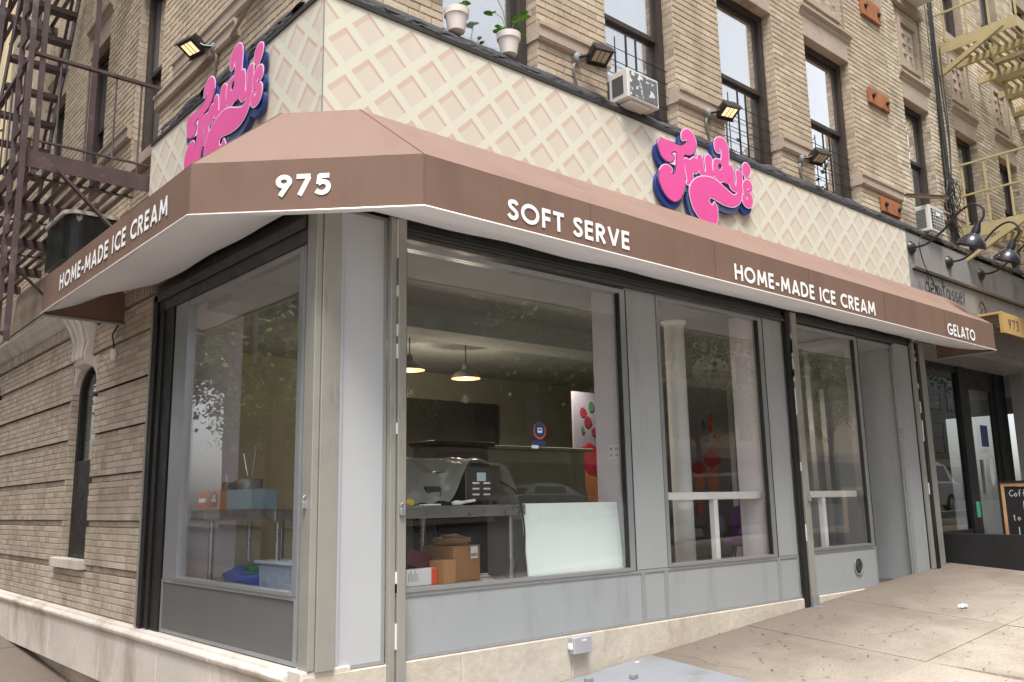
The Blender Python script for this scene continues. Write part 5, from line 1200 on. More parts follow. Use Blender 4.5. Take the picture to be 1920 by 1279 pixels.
# wall fittings on the side street
t = empty('wall_lamp', (0, 8.75, 3.15), 'small black and white wall lamp at the left edge of the photo', 'lamp')
MB().lathe((-.04, 8.75, 3.16), [(0, -.1), (.08, -.1), (.09, -.02), (.06, .1), (0, .12)], 14).build('hood', M_lampblack, t, smooth=True); MB().lathe((-.06, 8.82, 3.18), [(0, -.09), (.05, -.07), (.06, .03), (0, .09)], 12).build('globe', M_white, t, smooth=True)
t = empty('wall_camera', (0, 3.78, 3.13), 'small white bullet fitting on a bent cable under the awning end', 'camera')
MB().lathe((-.03, 3.80, 3.02), [(0, -.05), (.028, -.04), (.034, 0), (.026, .05), (0, .06)], 12).build('body', M_white, t, smooth=True)
MB().tube(cat([(-.01, 3.78, 3.30), (-.03, 3.86, 3.22), (-.03, 3.82, 3.14), (-.03, 3.80, 3.06)], 5), .008, 6).build('cable', M_cable, t)
t = empty('wall_cable', (0, 6, 3.3), 'thin dark cable sagging along the side-street belt moulding', 'cable')
MB().tube(cat([(-.14, 2.8, 3.80), (-.14, 4.4, 3.76), (-.14, 6.2, 3.79), (-.14, 8.5, 3.76)], 6), .008, 5).build('cable', M_cable, t)
# small grey electrical box on the base, round hatch plate etc.
t = empty('junction_box', (2.09, -.03, .56), 'small grey junction box on the cream base below the big window', 'junction box')
MB().box(2.0, 2.18, -.09, -.031, .55, .665).build('box', mat('grey plastic box', srgb(168, 168, 172), .4), t, bevel=.006); MB().box(1.985, 1.998, -.08, -.04, .585, .625).build('gland', M_white, t, bevel=.003)
lt = MB()
for k in range(3): lt.box(2.075+k*.018, 2.087+k*.018, -.0915, -.0903, .635, .648)
lt.build('mark', M_white, t, fix=False)
M_hatch_z = lambda x, y: gnd(x, y)+.012
t = empty('cellar_hatch', (1.6, -.8, .3), 'blue grey painted steel cellar hatch in the pavement by the base', 'hatch')
def leaf_(x0, x1):
    mb = MB(); y0_, y1_ = -1.75, -.06
    mb.add([(x0, y0_, M_hatch_z(x0, y0_)), (x1, y0_, M_hatch_z(x1, y0_)), (x1, y1_, M_hatch_z(x1, y1_)), (x0, y1_, M_hatch_z(x0, y1_)),
            (x0, y0_, M_hatch_z(x0, y0_)-.06), (x1, y0_, M_hatch_z(x1, y0_)-.06), (x1, y1_, M_hatch_z(x1, y1_)-.06), (x0, y1_, M_hatch_z(x0, y1_)-.06)], [(0,1,2,3),(7,6,5,4),(0,4,5,1),(1,5,6,2),(2,6,7,3),(3,7,4,0)])
    return mb
leaf_(1.95, 2.84).build('hatch_leaf', M_plate, t, bevel=.004); leaf_(.86, 1.944).build('hatch_leaf', M_plate, t, bevel=.004)
for x, y in ((2.02, -.20), (2.30, -.36)): MB().box(x-.03, x+.03, y-.02, y+.02, M_hatch_z(x, y), M_hatch_z(x, y)+.03).build('lock_lug', M_galv, t, bevel=.004)
r_ = random.Random(8)
for k, (x, y, s, lab) in enumerate(((6.1, -1.05, .05, 'crumpled white paper scrap on the pavement'), (2.62, -.12, .025, 'tiny pale pebble beside the hatch'))):
    t = empty('litter', (x, y, gnd(x, y)), lab, 'litter'); pillow(x, y, gnd(x, y)+s*.3, s, s*.7, s*.4, k, .5).build('scrap', M_white if k == 0 else M_base_conc, t, smooth=True)
for k, pts in enumerate(([(2.95, -.05), (3.05, -.3), (2.98, -.55), (3.15, -.9)], [(4.5, -.9), (4.9, -1.05), (5.2, -1.0), (5.9, -1.35), (6.4, -1.3)], [(7.6, -.5), (7.9, -.85), (8.6, -1.0), (9.1, -1.6)], [(5.1, -2.0), (5.6, -2.3), (5.9, -2.9)])):
    mb = MB(); rr = random.Random(k); fine_ = []
    for (xa, ya), (xb, yb) in zip(pts, pts[1:]):
        for q in range(6): fine_.append((xa+(xb-xa)*q/6+rr.uniform(-.02, .02), ya+(yb-ya)*q/6+rr.uniform(-.02, .02)))
    for (xa, ya), (xb, yb) in zip(fine_, fine_[1:]):
        n_ = Vector((-(yb-ya), xb-xa)).normalized()*rr.uniform(.0006, .002)
        mb.add([(xa-n_.x, ya-n_.y, gnd(xa, ya)+.0042), (xb-n_.x, yb-n_.y, gnd(xb, yb)+.0042), (xb+n_.x, yb+n_.y, gnd(xb, yb)+.0042), (xa+n_.x, ya+n_.y, gnd(xa, ya)+.0042)], [(0, 1, 2, 3)])
    o = mb.build('crack', M_walkbase, fix=False); o.parent = bpy.data.objects['avenue_sidewalk']
db = MB()
for k in range(520):
    x, y = r_.uniform(.8, 12), -abs(r_.gauss(0, 2.0)); y = min(y, -.04)
    if x < 3 and y > -1.8: continue
    a = r_.random()*3.1; L = r_.uniform(.004, .020); w = r_.uniform(.002, .005); z = gnd(x, y)+.0045; c_, s_ = math.cos(a), math.sin(a)
    db.add([(x-c_*L-s_*w, y-s_*L+c_*w, z), (x+c_*L-s_*w, y+s_*L+c_*w, z), (x+c_*L+s_*w, y+s_*L-c_*w, z+.002), (x-c_*L+s_*w, y-s_*L-c_*w, z+.001)], [(0, 1, 2, 3)])
db.build('leaf_litter', mat('dry litter', srgb(80, 66, 50), .9, var=.4, vscale=9), fix=False, label='scattered dark leaf crumbs on the pavement', category='litter', kind='stuff') if False else tag(db.build('leaf_litter', mat('dry litter', srgb(80, 66, 50), .9, var=.4, vscale=9), fix=False), 'scattered dark leaf crumbs on the pavement', 'litter', kind='stuff')

# ================================================================ cafe next door
cf = empty('cafe_facade', (10.5, .3, .7), 'grey cafe front with dark glazed door to the right of the ice cream shop', 'storefront')
B('fascia', 8.135, 16.0, .012, .4, 3.55, 4.862, M_cafe, cf)
pr = [(0, 0), (-.03, 0), (-.045, .02), (-.045, .04), (0, .06)]
MB().prism([(8.25, .012+y, 4.40+z) for y, z in pr], (7.7, 0, 0)).build('fascia_moulding', M_cafe, cf); B('fascia_shadow_gap', 8.25, 15.95, .002, .0115, 4.385, 4.398, M_blackedge, cf)
B('pilaster', 8.0, 8.30, .0, .6, .60, 3.549, M_steelpost, cf, .004)
B('window_wall', 8.31, 8.75, .60, .70, .6, 3.549, M_cafe, cf)
fr = MB(); fr.box(8.75, 8.83, .60, .68, 1.05, 3.5); fr.box(10.72, 11.0, .58, .68, .75, 3.5); fr.box(8.83, 10.72, .60, .68, 3.36, 3.5); fr.box(8.83, 10.72, .60, .68, 1.05, 1.12); fr.box(12.05, 12.45, .58, .68, .75, 3.5); fr.box(11.0, 12.05, .60, .68, 3.3, 3.5)
fo = fr.build('window_frame', M_cafedark, cf, fix=False, bevel=.004)
B('pane', 8.83, 10.72, .63, .638, 1.12, 3.36, M_cafeglass, fo)
B('stall_riser', 8.75, 10.72, .58, .70, .6, 1.05, M_blackwood, cf)
df_ = MB(); df_.box(11.0, 11.10, .61, .66, .76, 3.3); df_.box(11.93, 12.05, .61, .66, .76, 3.3); df_.box(11.1, 11.93, .61, .66, 3.15, 3.3); df_.box(11.1, 11.93, .61, .66, .76, 1.0)
do = df_.build('door', M_cafedark, cf, fix=False); B('pane', 11.10, 11.93, .63, .638, 1.0, 3.15, M_cafeglass, do); B('handle', 11.14, 11.17, .54, .58, 1.6, 2.1, M_mullion, do)
B('side_wall', 12.45, 16, .3, .5, .6, 3.549, M_cafe, cf); B('ceiling', 8.3, 16, .02, 3.0, 3.45, 3.548, M_cafe, cf); B('floor', 8.3, 16, .02, 3.0, .6, .75, M_ifloor, cf)
B('back_wall', 8.3, 16, 3.0, 3.1, .6, 3.5, mat('mustard cafe wall', srgb(150, 130, 50), .8, var=.1), cf)
B('frame_post', 12.85, 13.05, -.02, .3, .6, 3.549, M_steelpost, cf, .004)
B('door_sign', 11.36, 11.62, .602, .606, 2.30, 2.62, M_sblue, cf); B('door_sign', 11.38, 11.60, .602, .606, 2.20, 2.27, M_white, cf)
MB().poly([(x*1.0, z) for x, z in arc(0, 0, .075, .23, 0, 345, 20)], [], (11.62, .606, 1.95), XA, ZA, -YA, 0, .004).build('hours_sign', M_white, cf)
B('notice', 10.83, 10.95, .572, .578, 1.28, 1.5, mat('green notice', srgb(90, 190, 160), .5), cf)
# handwritten cafe name
def script(strokes, o, u, n, sx, sz, w, d=.004):
    mb = MB()
    for k, s in enumerate(strokes): ribbon(mb, [(x*sx, z*sz) for x, z in cat(s, 6)], w, Vector(o), Vector(u), ZA, Vector(n), d+k*.0005)
    return mb
dem = [[(.42, .5), (.2, .58), (.05, .32), (.18, .03), (.42, .2)], [(.46, 1.35), (.44, .5), (.46, 0)],
 [(.62, .32), (.95, .38), (.9, .6), (.72, .55), (.62, .28), (.75, .02), (1.0, .12)],
 [(1.15, .55), (1.15, .3), (1.15, 0)], [(1.15, .4), (1.28, .57), (1.36, .4), (1.36, 0)], [(1.36, .4), (1.5, .57), (1.58, .4), (1.58, 0)],
 [(1.78, .52), (1.78, .1), (1.88, 0)], [(1.77, .72), (1.79, .78)],
 [(2.08, 1.1), (2.06, .4), (2.1, .05), (2.22, .02)], [(1.92, .62), (2.32, .68)],
 [(2.75, .5), (2.5, .56), (2.4, .25), (2.55, .02), (2.74, .25)], [(2.78, .55), (2.78, .1), (2.88, 0)],
 [(3.27, .52), (3.05, .5), (3.07, .32), (3.27, .22), (3.2, .03), (2.98, .07)], [(3.70, .52), (3.48, .5), (3.50, .32), (3.70, .22), (3.63, .03), (3.41, .07)],
 [(3.88, .32), (4.2, .38), (4.15, .6), (3.97, .55), (3.88, .28), (4.0, .02), (4.28, .14)], [(4.55, .75), (4.48, .35), (4.46, -.05)]]
t = empty('cafe_sign', (8.7, .01, 4.1), 'faint handwritten demitasse lettering on the grey fascia', 'sign')
script(dem, (8.56, .012, 4.13), XA, -YA, .262, .25, .017).build('lettering', M_ink, t, fix=False)
MB().tube(cat([(10.22, .008, 4.15), (10.34, .008, 4.26), (10.46, .008, 4.15), (10.4, .008, 4.04), (10.28, .008, 4.08), (10.34, .008, 4.16)], 6), .006, 5).build('swirl', M_ink, t)
# gooseneck lamps
for k, (x, lab) in enumerate(((8.26, 'gooseneck wall lamp nearest the waffle sign'), (9.36, 'middle gooseneck wall lamp of the cafe'), (10.42, 'gooseneck wall lamp nearest the right edge of the photo'))):
    t = empty('gooseneck_lamp', (x, 0, 4.66), lab, 'lamp', 'gooseneck lamps on the cafe fascia')
    MB().lathe((x, .01, 4.66), [(0, .05), (.05, .05), (.085, .02), (.09, 0)], 16, -YA).build('wall_plate', M_lampblack, t, smooth=True)
    path = cat([(x, -.04, 4.66), (x, -.20, 4.67), (x+.0, -.42, 4.80), (x, -.62, 4.97), (x, -.78, 5.02), (x, -.88, 4.94), (x, -.87, 4.83), (x, -.80, 4.75)], 6)
    MB().tube(path, .014, 8).build('neck', M_lampblack, t, smooth=True)
    MB().lathe((x, -.80, 4.75), [(.03, .03), (.04, -.02), (.05, -.05), (.05, -.10), (.065, -.11), (.10, -.14), (.15, -.20), (.165, -.25), (.16, -.255), (.145, -.20), (.09, -.14), (.0, -.13)], 22, V(0, -.42, 1)).build('shade', M_lamphood, t, smooth=True, fix=False)
# slatted ochre canopy with the number 973
t = empty('cafe_canopy', (10, -.3, 3.8), 'ochre slatted canopy numbered 973 above the cafe door', 'canopy')
B('number_board', 9.84, 12.4, -.42, -.40, 3.69, 3.97, M_orange, t, .004)
B('side_rim', 9.80, 9.838, -.42, .01, 3.945, 3.975, M_orange, t, .003); B('corner_post', 9.80, 9.838, -.42, -.375, 3.69, 3.944, M_orange, t, .003)
for k in range(5): B('slat', 9.805, 9.83, -.374, .01, 3.70+k*.05, 3.722+k*.05, M_idark, t)
B('side_board', 8.75, 9.795, -.03, .008, 3.93, 3.97, M_orange, t, .003)
B('roof_board', 9.84, 12.4, -.40, .01, 3.95, 3.975, M_orange, t)
o_ = V(9.98, -.42, 3.76); text_mesh('973', o_, XA, -YA, .36, .14, weight=.10, gap=.18, d=.004).build('digit', M_ink, t)
# black pavement barrier with chalkboard
t = empty('pavement_barrier', (8.4, -.4, .6), 'low black painted board screen standing out from the cafe wall', 'barrier')
def zb_(y): return gnd(8.4, y)+.0
MB().prism([(8.40, .06, zb_(0)), (8.40, -2.1, zb_(-2.1)+.0), (8.40, -2.1, 1.13), (8.40, .06, 1.155)], (.045, 0, 0)).build('board', M_blackwood, t, bevel=.004)
B('post', 8.448, 8.52, -2.1, -2.03, zb_(-2)-.02, 1.1, M_blackwood, t); B('post', 8.448, 8.52, -.02, .05, zb_(0)-.02, 1.1, M_blackwood, t)
t = empty('chalkboard', (8.6, -1.0, .7), 'chalkboard in a pine frame with handwritten coffee message', 'chalkboard')
ya, yb, za, zb2 = -.56, -1.36, .78, 1.73
fx = 8.62
B('slate', fx, fx+.02, yb+.055, ya-.055, za+.05, zb2-.05, mat('chalkboard slate', srgb(22, 22, 23), .7, var=.25, vscale=5), t)
f = MB(); f.box(fx-.012, fx+.03, ya-.054, ya-.02, za, zb2); f.box(fx-.012, fx+.03, yb, yb+.054, za, zb2); f.box(fx-.012, fx+.03, yb+.0545, ya-.0545, zb2-.045, zb2-.008); f.box(fx-.012, fx+.03, yb+.0545, ya-.0545, za, za+.05)
f.build('pine_frame', M_pine, t, fix=False, bevel=.003)
f = MB(); f.box(fx-.02, fx+.035, ya-.0195, ya+.005, za-.02, zb2+.02); f.box(fx-.02, fx+.035, yb-.02, ya-.0195, zb2-.0075, zb2+.02); f.build('outer_frame', M_cafedark, t, fix=False)
CH_ = {'C': [[(.8, .8), (.45, .95), (.1, .5), (.4, .05), (.8, .2)]], 'o': [[(.3, .5), (.05, .25), (.3, .02), (.55, .25), (.3, .5)]], 'f': [[(.5, .95), (.25, .9), (.2, 0)], [(.0, .5), (.45, .5)]], 'e': [[(.05, .25), (.5, .28), (.3, .5), (.05, .25), (.25, .0), (.5, .1)]],
 'w': [[(0, .5), (.15, 0), (.3, .4), (.45, 0), (.6, .5)]], 'D': [[(.1, 0), (.1, .95)], [(.1, .95), (.7, .6), (.6, .1), (.1, .0)]], 't': [[(.2, .9), (.2, .1), (.4, .0)], [(0, .6), (.4, .6)]], 'h': [[(.05, .95), (.05, 0)], [(.05, .35), (.35, .5), (.45, 0)]], 'r': [[(.05, .5), (.08, 0)], [(.08, .35), (.35, .5)]],
 'L': [[(.1, .95), (.1, .02), (.6, .02)]], 'I': [[(.1, .95), (.1, 0)]], 'K': [[(.1, .95), (.1, 0)], [(.55, .95), (.12, .45), (.6, 0)]], 'E': [[(.1, .95), (.1, 0)], [(.1, .93), (.55, .93)], [(.1, .5), (.45, .5)], [(.1, .02), (.55, .02)]], 'N': [[(.1, 0), (.1, .95), (.6, 0), (.6, .95)]]}
ck = MB()
for s, y_, z_, hh_ in (('Coffee w', -.66, 1.57, .075), ('DC', -.80, 1.42, .10), ('to other', -.68, 1.30, .07), ('LIKE', -.72, 1.12, .11), ('N', -.9, .98, .07)):
    q = 0
    for c in s:
        for st in CH_.get(c, []): ribbon(ck, [(q+x*hh_*.8, zz*hh_) for x, zz in (cat(st, 4) if c in 'Coefwthr' else st)], hh_*.09, V(fx, y_, z_), -YA, ZA, -XA, .002+random.random()*.001)
        q += hh_*(.62 if c.islower() else .72)
ck.build('chalk_writing', M_chalk, t, fix=False)
# wires and cables on the neighbour's wall
t = empty('cable_bundle', (9.8, .05, 5.1), 'tangle of black cables and a riser pipe on the pale brick wall', 'cables')
MB().tube([(9.92, .07, 11.0), (9.86, .07, 8.0), (9.75, .06, 6.2), (9.76, .05, 4.95)], .026, 8).build('riser', M_cable, t, smooth=True)
r_ = random.Random(5)
for k in range(7):
    x = 9.8+r_.uniform(-.18, .2)
    MB().tube(cat([(x+r_.uniform(-.05, .15), .05, 11.0-k*.6), (x, .04, 8.0), (x+r_.uniform(-.1, .1), .03, 6.6), (9.76+r_.uniform(-.06, .06), .03, 5.8), (9.78+r_.uniform(-.12, .12), .03, 5.0)], 6), r_.uniform(.005, .010), 5).build('cable', M_cable, t)
for k in range(14):
    cx, cz = 9.78+r_.uniform(-.1, .14), r_.uniform(5.05, 5.85); rx, rz = r_.uniform(.06, .2), r_.uniform(.1, .28); ph = r_.random()*6
    MB().tube([(cx+rx*math.cos(a+ph)*(1+.2*math.sin(2*a)), .02+.03*math.sin(a*2+k), cz+rz*math.sin(a)) for a in [2*math.pi*i/18 for i in range(18)]], r_.uniform(.004, .007), 5, closed=True).build('loop', M_cable, t)
t = empty('loose_wire', (8.4, 0, 4.5), 'thin loose wire hanging across the grey fascia', 'wire')
MB().tube(cat([(8.9, -.02, 5.0), (8.45, -.03, 4.80), (8.5, -.03, 4.5), (8.75, -.03, 4.25), (8.95, -.03, 3.95)], 6), .007, 5).build('wire', M_cable, t)
# ================================================================ mustard fire escapes
def yellow_fe(lab, x0, x1, z, yo, stair):
    t = empty('fire_escape', (x0, 0, z), lab, 'fire escape')
    MB().box(x0, x0+.015, -yo, .09, z-.17, z).build('end_beam', M_fey, t, fix=False); MB().box(x0+.016, x1, -yo, -yo+.015, z-.17, z).build('side_beam', M_fey, t, fix=False)
    MB().box(x0-.004, x0+.04, .045, .09, z-.5, z-.171).build('wall_strut', M_fey, t, fix=False); MB().bar((x0+.01, .07, z-.48), (x0+.01, -yo*.82, z-.06), .05, .07).build('brace', M_fey, t)
    n = int((yo-.05)/.10)
    for k in range(n):
        y = -yo+.04+k*.10; MB().box(x0+.02, x1, y, y+.045, z-.03, z-.016).build('slat', M_fey, t, fix=False)
    for x in (x0+.7, x0+1.5, x0+2.3, x0+3.1):
        if x < x1: MB().box(x, x+.05, -yo+.016, .09, z-.13, z-.031).build('cross_beam', M_fey, t, fix=False)
    for zr in (.45, .9): MB().bar((x0, .09, z+zr), (x0, -yo, z+zr), .025, .025).build('rail', M_fey, t); MB().bar((x0, -yo, z+zr), (x1, -yo, z+zr), .025, .025).build('rail', M_fey, t)
    for y in (-.05, -.35, -.65, -yo): MB().bar((x0+.008, y, z), (x0+.008, y, z+.9), .025, .025, YA).build('baluster', M_fey, t)
    if stair:
        a, b = V(x0+1.05, 0, z-2.9), V(x0+.15, 0, z-.05); a, b = V(x0+2.6, 0, z-2.75), V(x0+.55, 0, z-.02)
        for y in (-yo+.05, -yo+.55): MB().bar((a.x, y, a.z), (b.x, y, b.z), .015, .13).build('stringer', M_fey, t)
        for k in range(1, 12): p = a.lerp(b, k/12); MB().box(p.x-.10, p.x+.10, -yo+.06, -yo+.54, p.z-.016, p.z).box(p.x-.10, p.x-.09, -yo+.06, -yo+.54, p.z-.06, p.z-.0165).build('tread', M_fey, t, fix=False)
yellow_fe('upper mustard yellow fire escape balcony at the top right corner', 10.0, 14.5, 8.08, .99, True)
yellow_fe('lower mustard yellow fire escape balcony behind the gooseneck lamps', 10.02, 14.5, 5.28, .95, False)

# ================================================================ the street behind the viewer (seen in the glass)
M_bark = mat('bark', srgb(92, 76, 60), .95, var=.25, vscale=6, bump=.6, bscale=20)
def leaf_mat(name, c):
    m, ns, ls, p = newmat(name); ge = ns.new('ShaderNodeNewGeometry'); oi = ns.new('ShaderNodeObjectInfo')
    c0 = ramp(ns, ls, ge.outputs['Random Per Island'], [(0, tuple(x*.55 for x in c)), (.5, c), (1, tuple(min(1, x*1.6) for x in c))])
    ls.new(c0, p.inputs['Base Color']); p.inputs['Roughness'].default_value = .6
    return m
M_foli = leaf_mat('street tree leaves', (.12, .17, .055))
def tree_proto(seed, hgt, rad):
    r_ = random.Random(seed); tr = MB(); tips = []
    top = V(r_.uniform(-.3, .3), r_.uniform(-.3, .3), hgt*.55)
    tr.tube([(0, 0, -.2), (.03, .02, hgt*.15), (top.x*.6, top.y*.6, hgt*.35), tuple(top)], [.22, .17, .14, .10], 8)
    for k in range(11):
        a = k*2.4+r_.random(); z0 = hgt*(.28+.25*r_.random()); st = V(top.x*z0/top.z, top.y*z0/top.z, z0); L = rad*r_.uniform(.6, 1.0)
        en = st + V(math.cos(a)*L, math.sin(a)*L, L*r_.uniform(.4, 1.1)); mid = st.lerp(en, .5)+V(0, 0, .25)
        tr.tube([st, mid, en], [.07, .045, .015], 6); tips += [mid, en, mid.lerp(en, .5)]
        for q in range(3):
            b = a+r_.uniform(-1, 1); e2 = mid + V(math.cos(b), math.sin(b), r_.uniform(0, .9))*L*.5; tr.tube([mid, e2], [.03, .008], 5); tips.append(e2)
    lf = MB()
    for k in range(16000):
        c = r_.choice(tips); p = c + V(r_.gauss(0, .6), r_.gauss(0, .6), r_.gauss(0, .45))
        d = V(r_.uniform(-1, 1), r_.uniform(-1, 1), r_.uniform(-.6, .6)).normalized(); s = d.orthogonal().normalized(); s = (s*math.cos(k)+d.cross(s)*math.sin(k)); L = r_.uniform(.07, .14); w = L*.42
        lf.v += [p, p+d*L*.5+s*w, p+d*L, p+d*L*.5-s*w]; b = len(lf.v)-4; lf.f.append((b, b+1, b+2, b+3))
    return tr, lf
protos = []
for s, hh_, rr in ((3, 8.5, 2.6), (7, 10.5, 3.2)):
    tr, lf = tree_proto(s, hh_, rr); o1 = tr.build('trunk', M_bark, smooth=True, fix=False); o2 = lf.build('crown', M_foli, fix=False); protos.append((o1.data, o2.data)); bpy.data.objects.remove(o1); bpy.data.objects.remove(o2)
TREES = [(13.6, -5.2, 1, 'bushy street tree on the near avenue pavement beside the graphite car'), (9.0, -5.2, 0, 'street tree on the near kerb of the avenue, closest to the corner'), (18.5, -5.2, 1, 'second street tree along the near kerb of the avenue'), (29, -5.2, 0, 'third street tree along the near kerb of the avenue'),
 (14, -21.6, 1, 'tree on the far avenue pavement opposite the shop'), (24, -21.6, 1, 'tree on the far avenue pavement before the brown house'), (33, -21.8, 0, 'tree on the far avenue pavement beside the cream block'), (45, -21.6, 1, 'tree farthest along the avenue'),
 (-4.2, 9.2, 1, 'street tree on the side-street kerb nearest the corner'), (-14.4, 16.2, 0, 'bushy tree across the side street between two taller ones'), (-4.0, 14.8, 0, 'street tree on the side-street kerb beyond the fire escape'), (-14.4, 12.0, 1, 'tree across the side street opposite the shop window'), (-14.4, 20.0, 1, 'second tree across the side street'), (-14.2, 29.0, 0, 'third tree across the side street'), (-4.0, 22, 1, 'farthest tree on the near side-street kerb')]
for k, (x, y, pi, lab) in enumerate(TREES):
    t = empty('street_tree', (x, y, gnd(x, y)-.1), lab, 'tree', 'street trees'); sc_ = random.uniform(.9, 1.1); t.scale = (sc_,)*3; t.rotation_euler.z = k*1.3
    for nm, me in zip(('trunk', 'crown'), protos[pi]): o = bpy.data.objects.new(nm, me); col.objects.link(o); o.parent = t
def house(lab, x0, x1, y0, y1, z0, z1, m, face, wx, wz, ww, wh, mg, cornice):
    t = empty('town_building', ((x0+x1)/2, (y0+y1)/2, z0), lab, 'building', 'buildings across the streets')
    B('walls', x0, x1, y0, y1, z0, z1, m, t)
    L = (x1-x0) if face in '+-y' and 'y' in face else (y1-y0)
    n = int(L/wx); st = L/n; z = z0+4.6
    me_w = None
    def add_win(px, pz, kind):
        nonlocal me_w
        if me_w is None:
            mb = MB(); mb.box(-ww/2-.06, ww/2+.06, -.03, .0, -.1, -.001); mb.box(-ww/2, -ww/2+.06, -.03, .02, 0, wh); mb.box(ww/2-.06, ww/2, -.03, .02, 0, wh); mb.box(-ww/2+.06, ww/2-.06, -.03, .02, wh-.06, wh); mb.box(-ww/2+.06, ww/2-.06, -.03, .02, wh/2-.03, wh/2+.03); o = mb.build('window', M_frame, fix=False); a = o.data; bpy.data.objects.remove(o)
            g = MB(); g.box(-ww/2+.06, ww/2-.06, -.006, -.002, 0, wh); o = g.build('pane', mg, fix=False); b = o.data; bpy.data.objects.remove(o); me_w = (a, b)
        o = bpy.data.objects.new('window', me_w[0]); col.objects.link(o); o.parent = t; o.location = V(px, y1+.001 if 'y' in face else 0, pz)-t.location
        if face == '+y': o.rotation_euler.z = math.pi
        if face == '+x': o.location = V(x1+.001, px, pz)-t.location; o.rotation_euler.z = math.pi/2
        if face == '-x': o.location = V(x0-.001, px, pz)-t.location; o.rotation_euler.z = -math.pi/2
        g = bpy.data.objects.new('pane', me_w[1]); col.objects.link(g); g.parent = o
    while z+wh < z1-.6:
        for i in range(n): add_win((x0 if 'y' in face else y0)+st*(i+.5), z, 0)
        z += wz
    if cornice: B('cornice', x0-.3, x1+.3, y0-.3, y1+.3, z1+.002, z1+.5, M_stone, t)
    # shop level
    if face == '+y': B('shop_front', x0+.6, x1-.6, y1+.002, y1+.06, z0, z0+3.4, M_cafedark, t); B('shop_fascia', x0+.5, x1-.5, y1+.002, y1+.14, z0+3.42, z0+4.0, M_stone, t)
    return t
M_wg = mat('far window glass', (.05, .06, .07), .08, spec=.8, var=.3)
M_redbrick = mat('far brown brick', srgb(112, 92, 76), .9, var=.12, vscale=1.5, fine=.15)
M_cream = mat('cream render', srgb(222, 202, 164), .85, var=.05, vscale=.6)
M_dkglass = mat('dark curtain wall', (.03, .04, .045), .15, spec=.7, var=.3, vscale=.4)
house('brown brick house opposite the shop corner', -8, 12, -40, -25.5, -.3, 21, M_redbrick, '+y', 2.6, 3.3, 1.1, 1.9, M_wg, True)
house('taller brown brick house across the avenue', 12.2, 34, -40, -25.5, 0, 23, M_redbrick, '+y', 2.7, 3.3, 1.1, 1.9, M_wg, True)
house('plain cream rendered block across the avenue', 34.2, 62, -42, -25.5, .5, 16, M_cream, '+y', 5.5, 3.4, 1.2, 1.6, M_wg, False)
house('dark glass tower farther along the avenue', 62.5, 92, -44, -25.5, .5, 20, M_dkglass, '+y', 3.4, 3.6, 2.4, 2.4, M_wg, False)
house('brown house across the side street', -40, -18, -2, 16, -.3, 20, M_redbrick, '+x', 2.7, 3.3, 1.1, 1.9, M_wg, True)
house('brown house farther up the side street', -40, -18, 16.3, 44, 0, 21, M_redbrick, '+x', 2.9, 3.3, 1.1, 1.9, M_wg, True)
house('bright cream house beyond the corner building on the side street', .05, 14, 10.9, 30, -.2, 16, M_cream, '-x', 3.0, 3.4, 1.0, 1.9, M_wg, True)
